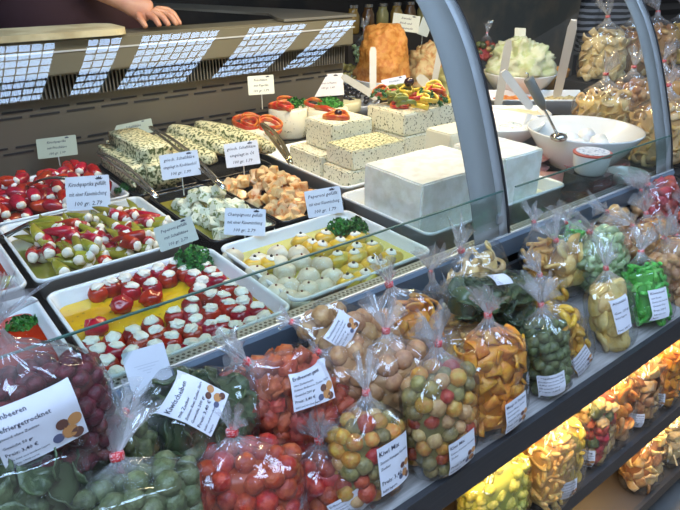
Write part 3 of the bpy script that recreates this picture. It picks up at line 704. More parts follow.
# rotated trays at the curved end
def rtray(c, w, d, h, rz, m, label):
    bm = bmesh.new(); tray_mesh(bm, w, d, h, .03); o = fin(bm, 'serving_tray', m, None, True); o.location = c; o.rotation_euler.z = rz; return tag(o, label, 'tray', 'turned trays at the case end')
def fillin(name, c, w, d, rz, m, label, cat, hgt=.02, amp=.4, seed=0):
    bm = bmesh.new(); bmesh.ops.create_grid(bm, x_segments=28, y_segments=18, size=.5)
    for v in bm.verts:
        e = min(1, 5*min(.5-abs(v.co.x), .5-abs(v.co.y))); v.co.x *= w; v.co.y *= d
        v.co.z = hgt*e*(.6+.6*noise.noise(Vector((v.co.x*40+seed, v.co.y*40, 0)))+.4*noise.noise(Vector((v.co.x*90, v.co.y*90, seed))))
    bmesh.ops.solidify(bm, geom=bm.faces[:], thickness=.006)
    o = fin(bm, name, m, None, True); o.location = c; o.rotation_euler.z = rz; return tag(o, label, cat, kind='stuff')
TR = R(-38)
p = atz(548, 95, 1.04)
rtray((p.x-.01, p.y+.02, 1.04), .46, .20, .06, TR, PORC, 'white tray of orange spread and grain salad behind the big bowl')
dx = Vector((math.cos(TR), math.sin(TR), 0))
c0 = Vector((p.x-.01, p.y+.02, 1.012))
fillin('orange_spread', c0-dx*.09, .18, .15, TR, mat('red orange spread', (.62, .17, .03), .5, bump=1, bscale=60, mix=(.70, .32, .07), mscale=60), 'red orange spread in the left half of the turned tray', 'spread')
fillin('grain_salad', c0+dx*.12, .20, .15, TR, mat('grain salad', (.68, .56, .28), .6, bump=1, bscale=60, mix=(.25, .17, .06), mscale=110, mlo=.55, mhi=.62), 'speckled yellow grain salad in the right half of the turned tray', 'salad', seed=4)
p = atz(500, 104, 1.05)
rtray((p.x-.05, p.y, 1.035), .42, .16, .06, TR, PORC, 'white tray of pale cream in front of the turned orange spread tray')
fillin('cream_spread', (p.x-.05, p.y, 1.018), .38, .12, TR, mat('pale cream', (.74, .60, .34), .5, bump=.5, mix=(.78, .70, .50), mscale=20), 'smooth pale cream in the turned white tray', 'spread', seed=8)
p = atz(497, 121, 1.08)
tub('oval_dish', (p.x, p.y, 1.02), .09, .145, .065, PORC, 'shallow white dish of herbed yoghurt cut by the first glass post', 'bowl', rz=TR)
fo = fillin('yoghurt', (p.x, p.y, 1.060), .20, .20, 0, herb('herbed yoghurt', (.76, .80, .80), (.35, .42, .36), .60, 110), 'white herbed yoghurt in the shallow dish', 'yoghurt', .012)
# big white bowl
p = atz(585, 127, 1.10)
BW = Vector((p.x, p.y, 0)); 
tub('large_bowl', (p.x, p.y, .985), .085, .163, .112, PORC, 'large round white porcelain bowl at the right end of the case', 'bowl', n=64)
bm = bmesh.new(); lathe(bm, [(.10, 0), (.128, .012), (.05, .016)], 40); o = fin(bm, 'mozzarella_brine', mat('milky brine', (.74, .74, .78), .15, coat=.4)); o.location = (p.x, p.y, 1.03); tag(o, 'milky liquid in the large white bowl', 'brine')
for k, (a, b) in enumerate(((-.05, -.02), (-.01, .03), (.04, -.03), (.07, .03), (.0, -.06))):
    bm = blob(.028, 2, .1, 1.5); o = fin(bm, 'mozzarella_ball', mat('mozzarella', (.84, .83, .82), .3, sss=.2), None, True); o.location = (p.x+a, p.y+b, 1.052); tag(o, 'white cheese ball floating in the large bowl', 'cheese', 'white cheese balls in the large bowl')
boxo('bowl_riser', (BW.x-.07, BW.x+.07, BW.y-.06, BW.y+.06, .931, .984), BTRAY); tag(bpy.data.objects['bowl_riser'], 'dark riser block below the large white bowl', 'stand')
# ladle with a grey handle in it
A = aty(528, 78, BW.y+.02); B = aty(552, 124, BW.y-.02)
lad = tag(empty('ladle', B), 'ladle with a dark grey handle leaning in the large white bowl', 'ladle')
bm = bmesh.new(); ax = (A-B).normalized(); tube(bm, [Vector((0, 0, 0))+ax*.05, ax*.07, (A-B)*.6, (A-B)*.98, (A-B)], [.006, .012, .013, .013, .008], 10); fin(bm, 'handle', mat('grey handle', (.17, .165, .15), .45), lad, True)
bm = bmesh.new(); tube(bm, [ax*.06, Vector((0, 0, 0)), -ax*.035], .0035, 8); fin(bm, 'shaft', CHROME, lad, True)
bm = bmesh.new(); tube(bm, [(A-B), (A-B)+ax*.008+Vector((.005, 0, .004)), (A-B)+ax*.016], .002, 6); fin(bm, 'hook', CHROME, lad, True)
bm = blob(.024, 2, 0, 1, (1, 1, .5)); bmesh.ops.translate(bm, verts=bm.verts, vec=-ax*.045); fin(bm, 'scoop', CHROME, lad, True)
def paddle(a, ya, b, yb, w, m, label, t=.004, blade=.0, name='spatula', group=None):
    """flat handle from top a to lower b; widens to the blade end"""
    A = aty(*a, ya); B = aty(*b, yb); d = (A-B); L = d.length; z = d.normalized(); toc = (CAM-B).normalized(); x = z.cross(toc).normalized(); y = z.cross(x)
    bm = bmesh.new(); N = 10; rs = []
    for k in range(N+1):
        s = k/N; ww = w*(1+blade*max(0, 1-s*3)); ww *= (.6 if k in (0, N) else 1)
        c = z*L*s; rs.append([bm.verts.new(c+x*i*ww/2+y*j*t/2) for i, j in ((-1, -1), (1, -1), (1, 1), (-1, 1))])
    for k in range(N):
        for i in range(4): bm.faces.new((rs[k][i], rs[k][(i+1) % 4], rs[k+1][(i+1) % 4], rs[k+1][i]))
    bm.faces.new(rs[0][::-1]); bm.faces.new(rs[-1]); bmesh.ops.recalc_face_normals(bm, faces=bm.faces)
    o = fin(bm, name, m); o.location = B; return tag(o, label, 'spatula' if name == 'spatula' else 'tongs', group)
WH = mat('white plastic handle', (.60, .60, .62), .3)
paddle((574, 20), 1.38, (556, 100), 1.48, .034, WH, 'longest white plastic spoon handle, standing up in the grain salad', .01)
paddle((509, 40), 1.5, (497, 112), 1.50, .030, mat('grey plastic handle', (.38, .38, .38), .35), 'grey white paddle handle standing before the green cream', .008)
paddle((503, 71), 1.25, (531, 108), 1.20, .026, WH, 'short white paddle slanting down to the right before the big bowl', .008)
paddle((373, 47), 1.85, (373, 92), 1.80, .026, WOODW, 'pale upright spatula in front of the orange cheese mound', blade=.0)
paddle((342, 76), 1.75, (378, 98), 1.60, .024, WOODW, 'pale spatula lying below the orange cheese mound, slanting right', blade=.2)
paddle((418, 76), 1.45, (452, 108), 1.35, .030, WOODW, 'pale wide spatula slanting down behind the tall pile', blade=.2)
paddle((442, 40), 1.75, (434, 84), 1.75, .024, WOODW, 'pale narrow spatula standing left of the first glass post')
# tongs and serving tools
def tongs(a, ya, b, yb, m, label, w=.012, gap=.016):
    A = aty(*a, ya); B = aty(*b, yb); r_ = tag(empty('tongs', B), label, 'tongs'); d = A-B; n = d.normalized(); side = n.cross(Vector((0, 0, 1))).normalized()
    for s in (-1, 1):
        bm = bmesh.new(); pts = []; K = 8
        for k in range(K+1):
            u = k/K; pts.append(d*u+side*s*gap*.5*math.sin(u*math.pi)+Vector((0, 0, .012*math.sin(u*math.pi)+s*.002)))
        rs = []
        for p_ in pts: rs.append([bm.verts.new(p_+side*i*w/2+Vector((0, 0, j*.0012))) for i, j in ((-1, -1), (1, -1), (1, 1), (-1, 1))])
        for k in range(K):
            for i in range(4): bm.faces.new((rs[k][i], rs[k][(i+1) % 4], rs[k+1][(i+1) % 4], rs[k+1][i]))
        bm.faces.new(rs[0][::-1]); bm.faces.new(rs[-1]); bmesh.ops.recalc_face_normals(bm, faces=bm.faces); fin(bm, 'arm', m, r_, True)
tongs((262, 124), 1.52, (291, 163), 1.24, BRASS, 'yellowish metal tongs leaning into the tray of herb blocks')
tongs((150, 127), 1.72, (224, 188), 1.25, CHROME, 'steel tongs lying across the row of herb rolled cheeses', .009)
tongs((97, 152), 1.62, (157, 197), 1.32, CHROME, 'steel tongs lying across the large herb coated loaf', .009)
tongs((74, 214), 1.45, (2, 238), 1.42, mat('dark steel', (.18, .17, .15), .2, .9), 'dark steel tongs resting on the tray edge at the left', .018)
tongs((66, 178), 1.56, (22, 190), 1.66, MT['dark steel'], 'dark steel tongs on the small red peppers', .014)
# olives in bowls at the back
def olives(c, r, n, m, label, group):
    src = None
    for i in range(n):
        a = random.random()*6.28; q = r*math.sqrt(random.random()); z = (1-(q/r)**2)*.05
        if src is None:
            bm = blob(.0105, 2, .03, 1, (1, 1, 1.2)); src = o = fin(bm, 'olive', m, None, True)
        else: o = inst(src)
        o.location = (c[0]+q*math.cos(a), c[1]+q*math.sin(a), c[2]+z+.01*random.random()); o.rotation_euler = (random.random()*3, random.random()*3, 0); tag(o, label, 'olive', group)
OG = vary(mat('green olive', (.30, .27, .08), .22, coat=.5), .3); OBk = mat('black olive heap', (.018, .016, .022), .25, coat=.4)
p = atz(340, 52, 1.0); tub('olive_bowl', (1.76, 2.30, .94), .10, .17, .10, PORC, 'white bowl of green olives behind the steel ledge end', 'bowl'); olives((1.76, 2.30, 1.05), .16, 150, OG, 'green olive in the heap left of the orange mound', 'green olives at the back')
tub('olive_bowl', (1.60, 1.98, .955), .08, .125, .06, PORC, 'white bowl of black olives below the green ones', 'bowl'); olives((1.60, 1.98, 1.02), .115, 90, OBk, 'black olive in the heap below the green olives', 'black olives at the back')
YC = mat('butter cheese', (.78, .70, .42), .5, sss=.1)
p = atz(342, 100, 1.04); wheel((p.x, p.y, 1.00), .075, .040, YC, 'pale yellow round cheese lying behind the herb blocks'); 
p = atz(322, 108, 1.02); wheel((p.x+.02, p.y-.01, .985), .085, .02, MT['yellowish cheese'], 'flat yellow cheese disc left of the pale round one')
p = atz(305, 103, 1.0); wheel((p.x+.12, p.y+.02, .96), .06, .03, YC, 'small pale cheese disc beneath the rear card')
fillin('herb_cheese_spread', (1.30+.06, 1.50, 1.03), .26, .16, 0, herb('yellow herb cheese', (.70, .64, .36), (.22, .24, .08), .56, 100), 'yellowish herbed cheese between the round cheeses and the tall pile', 'cheese', .03)
# sliced ham and small packs right of the feta
HAM = vary(mat('pink ham', (.50, .22, .22), .4, mix=(.66, .42, .40), mscale=26, mlo=.4, mhi=.65, coat=.3), .12)
hs = None
for i in range(30):
    bm = None
    if hs is None:
        bm = bmesh.new(); bmesh.ops.create_circle(bm, cap_ends=True, segments=20, radius=.05); bmesh.ops.subdivide_edges(bm, edges=bm.edges[:], cuts=1)
        for v in bm.verts: v.co.z = .006*math.sin(v.co.x*50)+.004*math.sin(v.co.y*70)
        r_ = bmesh.ops.solidify(bm, geom=bm.faces[:], thickness=.0015); hs = o = fin(bm, 'ham_slice', HAM, None, True)
    else: o = inst(hs)
    o.location = (1.49+.26*random.random(), .85+.26*random.random(), .965+i*.0016); o.rotation_euler = (random.uniform(-.3, .3), random.uniform(-.3, .3), random.random()*6); tag(o, 'folded pink ham slice in the pile right of the feta', 'ham slice', 'pink ham slices')
tray('serving_tray', 1.46, 1.775, .82, 1.165, .985, .05, PORC, 'shallow white tray beneath the pink ham slices', TG)
p = atz(593, 151, 1.09); boxo('tub_riser', (p.x-.045, p.x+.045, p.y-.045, p.y+.045, .931, 1.030), BTRAY); tag(bpy.data.objects['tub_riser'], 'dark riser block below the small labelled tub', 'stand')
t_ = tub('labelled_tub', (p.x, p.y, 1.031), .038, .048, .052, mat('tub plastic', (.70, .70, .74), .3), 'small round tub with a red rimmed printed lid in front of the large bowl', 'tub')
bm = bmesh.new(); lathe(bm, [(.049, 0), (.0495, .004), (.045, .005)], 36); o = fin(bm, 'lid', mat('tub lid rim', (.52, .10, .08), .35), t_); o.location = (0, 0, .052)
bm = bmesh.new(); lathe(bm, [(.0, .0), (.042, 0), (.042, .001), (0, .001)], 36); o2 = fin(bm, 'lid_print', mat('lid print', (.75, .75, .80), .3, mix=(.25, .28, .40), mscale=120, mlo=.56, mhi=.60), t_); o2.location = (0, 0, .058)
sprig(tuple(atz(562, 143, 1.04)), .045, 'light green salad leaves between the feta and the labelled tub', 60, 'salad_leaves', 'salad', m=vary(mat('light leaf', (.12, .34, .06), .5), .2))
p = atz(628, 168, 1.03); t_ = tub('clear_tub', (p.x, p.y, .985), .045, .055, .035, mat('clear tub', (.42, .42, .38), .15, coat=.5), 'low clear tub of pale slices near the second glass post', 'tub')
# rear shelf with jars, dim behind the orange mound
bm = bmesh.new(); box(bm, 2.35, 3.32, 2.92, 3.08, .0, 1.13); tag(fin(bm, 'back_cabinet', mat('dark cabinet', (.07, .05, .035), .5)), 'dark cabinet behind the orange mound carrying amber jars', 'cabinet')
jm = [mat('amber jar', (.35, .20, .04), .2, coat=.4), mat('brown jar', (.16, .07, .02), .2, coat=.4), mat('straw jar', (.42, .34, .12), .2, coat=.4)]
for k in range(8):
    bm = bmesh.new(); lathe(bm, [(.034, 0), (.038, .01), (.038, .10), (.026, .125), (.026, .14)], 20); j = fin(bm, 'jar', jm[k % 3], None, True); j.location = (2.45+k*.115, 3.0, 1.131)
    bm = bmesh.new(); lathe(bm, [(.029, .14), (.029, .158)], 20); fin(bm, 'lid', CHROME, j); tag(j, 'preserving jar in the dim row behind the orange mound', 'jar', 'jars on the dark cabinet')
# ------------------------------------------------------------------ price cards
def card(px, py, Y, wpx, hpx, roll, lines, label, m=CARD, stick=.05, italic=.25, group=None, sizes=None, drop=(0, 0, -1), art=True):
    P = aty(px, py, Y); depth = (P-CAM).dot(cf); w = wpx*depth/FPX; h = hpx*depth/FPX
    rm = Matrix((cr, cu, -cf)).transposed() @ Matrix.Rotation(R(roll), 3, 'Z')
    bm = bmesh.new(); pts = rrect(w, h, .0025, 3)
    f_ = [bm.verts.new((x, y, .0008)) for x, y in pts]; b_ = [bm.verts.new((x, y, 0)) for x, y in pts]
    bm.faces.new(f_); bm.faces.new(b_[::-1])
    for k in range(len(pts)): bm.faces.new((b_[k], b_[(k+1) % len(pts)], f_[(k+1) % len(pts)], f_[k]))
    o = fin(bm, 'price_card', m); mw = rm.to_4x4(); mw.translation = P; o.matrix_basis = mw; tag(o, label, 'price card', group)
    if lines:
        tb = text_bm(lines, w, h*.92, italic, .07, sizes, 'CENTER')
        for v in tb.verts: v.co.z = .0012; v.co.y -= h*.02
        fin(tb, 'lettering', INK, o)
    if art:   # little sprig drawing in the corner
        bm = bmesh.new()
        for k in range(5):
            a = R(20+k*35); cx, cy = w*.27+math.cos(a)*h*.07, h*.38+math.sin(a)*h*.05; l = h*.06
            vs = [bm.verts.new((cx+l*math.cos(a+t)*(1 if j % 2 == 0 else .4), cy+l*math.sin(a+t)*(1 if j % 2 == 0 else .4), .0012)) for j, t in enumerate((0, 1.57, 3.14, 4.71))]; bm.faces.new(vs)
        fin(bm, 'drawing', INK, o)
    if stick:
        bm = bmesh.new(); dl = rm.transposed() @ Vector(drop); s0 = Vector((0, -h*.45, -.001)); tube(bm, [s0, s0+dl*stick*.5, s0+dl*stick], .0016, 6); fin(bm, 'holder', mat('clear holder', (.55, .56, .50), .2), o)
    return o
card(88, 193, 1.46, 44, 34, 4, ['Kirschpaprika gefüllt', 'mit einer Käsemischung', '100 gr. 2.79'], 'white price card for filled cherry peppers, standing in front of the small red peppers')
card(180, 165, 1.40, 39, 25, 9, ['griech. Schafskäse', 'eingelegt in Knoblauchöl', '100 gr. 1.99'], 'white price card before the herb rolls, reading Knoblauchöl')
card(242, 154, 1.46, 34, 24, 8, ['griech. Schafskäse', 'eingelegt in Öl', '100 gr. 1.79'], 'white price card standing over the orange cheese cubes')
card(245, 222, 1.10, 41, 27, -2, ['Champignons gefüllt', 'mit einer Käsemischung', '100 gr. 2.79'], 'white price card for filled mushrooms, at the left back of their tray')
card(324, 202, 1.10, 36, 27, 10, ['Peperoni gefüllt', 'mit einer Käsemischung', '100 gr. 1.79'], 'white price card beside the parsley of the mushroom tray')
card(176, 234, 1.135, 40, 25, 19, ['Peperoni gefüllt', 'mit Schafskäse', '100 gr. 2.79'], 'greyish framed price card between the long peppers and the cherry pepper tray', mat('grey card', (.60, .61, .54), .5), .03)
card(261, 85, 1.74, 26, 19, 4, ['Frischkäse', 'mit Paprika', '100 gr. 1.79'], 'small cream price card above the garnished round cheeses', CARDY)
card(328, 85, 1.84, 31, 22, 4, ['', 'Oliven schwarz', '100 gr. 1.49', ''], 'pinkish white price card below the black olives', mat('pinkish card', (.66, .62, .60), .5))
card(395, 85, 1.62, 25, 15, 12, ['Frischkäse', 'scharf', '100 gr. 1.79'], 'bluish price card below the orange cheese mound', mat('bluish card', (.50, .54, .68), .5))
card(406, 23, 2.1, 27, 17, -8, ['Eiersalat', 'frisch und', 'hausgemacht'], 'cream price card standing highest, behind the orange mound', CARDY, .12)
card(425, 27, 2.2, 11, 18, -20, [], 'blank narrow cream card right of the highest price card', CARDY, .12, art=False)
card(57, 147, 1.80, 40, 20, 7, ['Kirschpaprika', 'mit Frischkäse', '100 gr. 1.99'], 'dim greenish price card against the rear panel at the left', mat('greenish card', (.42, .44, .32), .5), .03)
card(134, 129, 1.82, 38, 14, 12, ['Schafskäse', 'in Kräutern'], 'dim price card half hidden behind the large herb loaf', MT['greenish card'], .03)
card(520, 36, 1.72, 11, 16, -3, [], 'blank cream card stuck in the green cream', CARDY, .05, art=False)
card(149, 372, .728, 44, 50, 16, [], 'large faintly printed white card leaning on the case front, left of centre', mat('back of card', (.66, .68, .74), .6), 0, .0, art=False)
bc = [o for o in bpy.data.objects if o.get('label', '').startswith('large faintly')][0]
bm = bmesh.new()
for k, (x0, x1, y) in enumerate(((-.018, .018, .011), (-.014, .012, .007), (-.008, .006, .003), (-.003, .003, -.001))): box(bm, x0, x1, y, y+.0012, .0009, .0011)
fin(bm, 'faint_print', mat('faint ink', (.54, .56, .62), .6), bc)
# ------------------------------------------------------------------ filled cellophane bags
def sup(a, n, ang):
    c, s = math.cos(ang), math.sin(ang); return math.copysign(abs(c)**(2/n), c), math.copysign(abs(s)**(2/n), s)
NEXP = 2.7
def smooth(t): t = max(0, min(1, t)); return t*t*(3-2*t)
def prof_s(z, H, fill):
    """girth of the bag at height z (share of full girth)"""
    b = .88+.12*smooth(z/(.14*H)) if z < .14*H else 1
    f = fill*H
    if z > f*.80:
        t = (z-f*.80)/(H-f*.80); b *= max(.07, 1-smooth(t)**.85*.95)
    return b
PCS = {}
def piece(kind, i):
    key = (kind, i)
    if key in PCS: return PCS[key]
    if kind == 'ball': bm = blob(.5, 2, .12, 1.6, (1, 1, .92), i)
    elif kind == 'lump': bm = blob(.5, 2, .45, 1.9, (1.1, .9, .8), i)
    elif kind == 'berry': bm = blob(.5, 2, .22, 5, (1, 1, .9), i)
    elif kind == 'chunk':
        bm = bmesh.new(); bmesh.ops.create_cube(bm, size=.85); bmesh.ops.bevel(bm, geom=bm.edges[:], offset=.16, segments=2, affect='EDGES')
        for v in bm.verts: v.co += noise.noise_vector(v.co*2+Vector((i*5, 0, 0)))*.18; v.co.z *= .75
    elif kind == 'disc':
        bm = bmesh.new(); lathe(bm, [(.46, -.07), (.5, 0), (.46, .07), (.2, .085)], 18)
        for v in bm.verts: v.co.z += .12*v.co.x**2*3*(1 if i % 2 else -1)+.05*math.sin(v.co.y*6+i); v.co *= 1+.10*noise.noise(v.co*2.5+Vector((i*3, 0, 0)))
    elif kind == 'chip':      # curved square/trapezoid slab
        bm = bmesh.new(); bmesh.ops.create_grid(bm, x_segments=5, y_segments=4, size=.5)
        for v in bm.verts: v.co.y *= .72-.2*(i % 3)*v.co.x; v.co.z = .28*math.cos(v.co.x*2.6)+.12*v.co.x*v.co.y*3*(1 if i % 2 else -1)
        bmesh.ops.solidify(bm, geom=bm.faces[:], thickness=.13)
    elif kind == 'stick':     # bent stick
        bm = bmesh.new(); tube(bm, [(-.75+1.5*k/8, .22*math.sin(k*.5+i*1.3), .18*math.cos(k*.45+i)) for k in range(9)], [.13]+[.17]*7+[.12], 7)
    elif kind == 'finger':    # fat curved finger
        bm = bmesh.new(); tube(bm, [(.5*math.cos(a), .5*math.sin(a), .06*math.sin(a*3+i)) for a in [R(15+(150+20*(i % 3))*k/8) for k in range(9)]], [.10]+[.19]*7+[.10], 9)
    elif kind == 'ring':      # dried ring
        bm = bmesh.new(); n = 20; Q = []
        for k in range(n):
            a = k*2*math.pi/n; c = Vector((.36*math.cos(a), .36*math.sin(a)*(.85+.1*(i % 3)), .1*math.sin(2*a+i))); d = Vector((math.cos(a), math.sin(a), 0))
            Q.append([bm.verts.new(c+d*.14*math.cos(b)+Vector((0, 0, .06*math.sin(b)))) for b in [j*math.pi/3 for j in range(6)]])
        for k in range(n):
            for j in range(6): bm.faces.new((Q[k][j], Q[k][(j+1) % 6], Q[(k+1) % n][(j+1) % 6], Q[(k+1) % n][j]))
    elif kind == 'leaf':      # thin curled strap, fat kiwi leaf shape
        bm = bmesh.new(); bmesh.ops.create_grid(bm, x_segments=7, y_segments=4, size=.5)
        for v in bm.verts:
            v.co.y *= 1.0*math.sqrt(max(.05, 1-(1.9*v.co.x)**2)); v.co.x *= 1.3
            v.co.z = .30*v.co.x**2*(1 if i % 2 else -1)+.25*abs(v.co.y)+.06*math.sin(v.co.x*9+i)
        bmesh.ops.solidify(bm, geom=bm.faces[:], thickness=.05)
    me = bpy.data.meshes.new(kind); bm.to_mesh(me); bm.free()
    for p in me.polygons: p.use_smooth = True
    me.materials.append(REDP); PCS[key] = me; return me
def fm(name, c1, c2, rough=.4, amt=.2, ms=3.2, sss=.0, lo=.38, hi=.62): 
    return vary(mat(name, c1, rough, mix=c2, mscale=ms, mlo=lo, mhi=hi, bump=.5, bscale=9, coat=.15, sss=sss), amt) if name not in MT else MT[name]
MIX = [fm('olive kumquat', (.20, .16, .05), (.32, .25, .08)), fm('orange kumquat', (.56, .22, .03), (.56, .34, .06)), fm('red kumquat', (.34, .025, .012), (.46, .07, .02)), fm('tan fruit', (.55, .32, .12), (.66, .44, .18))]
K = {
 'mix': ('ball', .028, MIX[:3]+[MIX[0], MIX[3], MIX[1]], 'candied_kumquat'),
 'orangechip': ('chip', .034, [fm('orange mango', (.64, .20, .012), (.74, .34, .03), sss=.1)], 'mango_piece'),
 'greenlump': ('lump', .028, [fm('dull green fruit', (.075, .10, .03), (.17, .20, .075))], 'green_fruit_piece'),
 'banana': ('finger', .036, [fm('golden ginger', (.62, .32, .02), (.74, .44, .06), sss=.1)], 'yellow_fruit_piece'),
 'lemon': ('disc', .050, [fm('pale pineapple', (.68, .46, .13), (.76, .58, .24), sss=.1)], 'pineapple_slice'),
 'greenstick': ('stick', .030, [fm('candied green', (.045, .40, .035), (.16, .55, .10), sss=.1)], 'green_fruit_stick'),
 'strawberry': ('ball', .031, [fm('dried strawberry', (.40, .030, .010), (.54, .085, .025))], 'strawberry'),
 'berry': ('berry', .022, [fm('dark berry', (.085, .005, .012), (.17, .015, .025))], 'dark_berry'),
 'leafy': ('leaf', .036, [fm('dark kiwi slice', (.035, .065, .025), (.10, .14, .06), .3)], 'kiwi_slice'),
 'greenball': ('ball', .027, [fm('green plum', (.10, .125, .05), (.17, .20, .09), amt=.15)], 'green_plum'),
 'fig': ('ball', .036, [fm('dried fig', (.46, .23, .10), (.58, .34, .15))], 'dried_fig'),
 'papaya': ('chunk', .036, [fm('papaya red', (.42, .045, .018), (.55, .11, .045), sss=.1)], 'papaya_piece'),
 'mint': ('chunk', .026, [fm('mint green candy', (.40, .55, .26), (.56, .66, .40), sss=.1)], 'pomelo_piece'),
 'pear': ('lump', .034, [fm('dried pear', (.46, .22, .08), (.64, .40, .18))], 'dried_pear'),
 'apple': ('ring', .050, [fm('dried apple', (.70, .46, .14), (.74, .56, .32), sss=.1)], 'apple_ring'),
 'yellowdisc': ('disc', .036, [fm('banana chip', (.62, .42, .03), (.72, .54, .08))], 'banana_chip'),
 'orangedisc': ('disc', .046, [fm('orange slice', (.62, .17, .025), (.74, .36, .08)), fm('dried pear', None, None), fm('orange slice', None, None)], 'dried_fruit_slice'),
 'redmix': ('chunk', .034, [fm('bright red fruit', (.52, .03, .035), (.62, .10, .09)), fm('papaya red', None, None), fm('dried apple', None, None), fm('dull green fruit', None, None)], 'mixed_fruit_piece'),
 'brownchip': ('chip', .040, [fm('brown chip', (.34, .13, .045), (.58, .32, .12)), fm('dried apple', None, None)], 'vegetable_chip'),
 'yellowgreen': ('lump', .026, [fm('yellow green fruit', (.36, .38, .04), (.58, .55, .12))], 'yellow_green_piece'),
 'sultana': ('stick', .030, [fm('pale candied peel', (.64, .33, .07), (.74, .48, .15), sss=.1)], 'candied_peel'),
 'redlump': ('lump', .036, [fm('red fruit dark', (.34, .025, .03), (.50, .08, .07))], 'red_fruit_piece'),
 'beigechip': ('chip', .042, [fm('beige chip', (.68, .50, .22), (.78, .64, .38))], 'apple_chip'),
}
TB = {}
TX = {
 'himbeer': (['Himbeeren', 'gefriergetrocknet', 'gesund ohne Zusätze', '', 'Gewicht 50 gr', 'Preis: 3,40 €', 'Bitte kühl und trocken lagern', 'Zutaten: Himbeeren'], [1.5, 1.5, .9, .5, 1, 1.25, .7, .7]),
 'erdbeer': (['Erdbeeren ganz', 'ohne Zuckerzusatz', 'Zutaten: Erdbeeren, Zucker, Säure', 'Gewicht 200 gr', 'Preis: 3,40 €', 'kühl und trocken lagern'], [1.4, .8, .8, 1, 1.2, .8]),
 'kiwi': (['Kiwischeiben', 'mit Zucker', 'Zutaten: Kiwi, Zucker, Säure', 'Gewicht 200 gr', 'Preis: 3,40 €', 'kühl und trocken', 'lagern'], [1.4, 1, .9, 1, 1.2, .8, .8]),
 'mix': (['Kiwi Mix', 'Zutaten: Kumquat, Kirschen', 'Zucker', '', 'Preis: 3,40 €', 'kühl lagern'], [1.4, .8, .8, .8, 1.2, .8]),
 'mango': (['Mango in Stücken', 'Zutaten: Mango, Zucker', 'Säuerungsmittel', 'Gewicht 200 gr', 'Preis: 3,40 €', 'kühl lagern'], [1.3, .8, .8, 1, 1.1, .8]),
 'plain': (['Fruchtmischung', 'Zutaten: Früchte, Zucker', 'kühl und trocken lagern', 'Gewicht 200 gr', 'Preis: 3,40 €', '12345'[:0]], [1.3, .9, .9, 1, 1.2, .8]),
 'ananas': (['ANANAS', '', 'Gew.: 200 gr', 'kühl lagern', '', '', '     Preis: 3,40 €'], [1.2, .8, 1.1, .9, .8, .8, .9]),
}
FRU = [mat('printed orange', (.60, .28, .10), .5), mat('printed brown', (.16, .07, .05), .5), mat('printed blue', (.12, .13, .22), .5)]
TIES = {}
NB = 0; NPC = 0
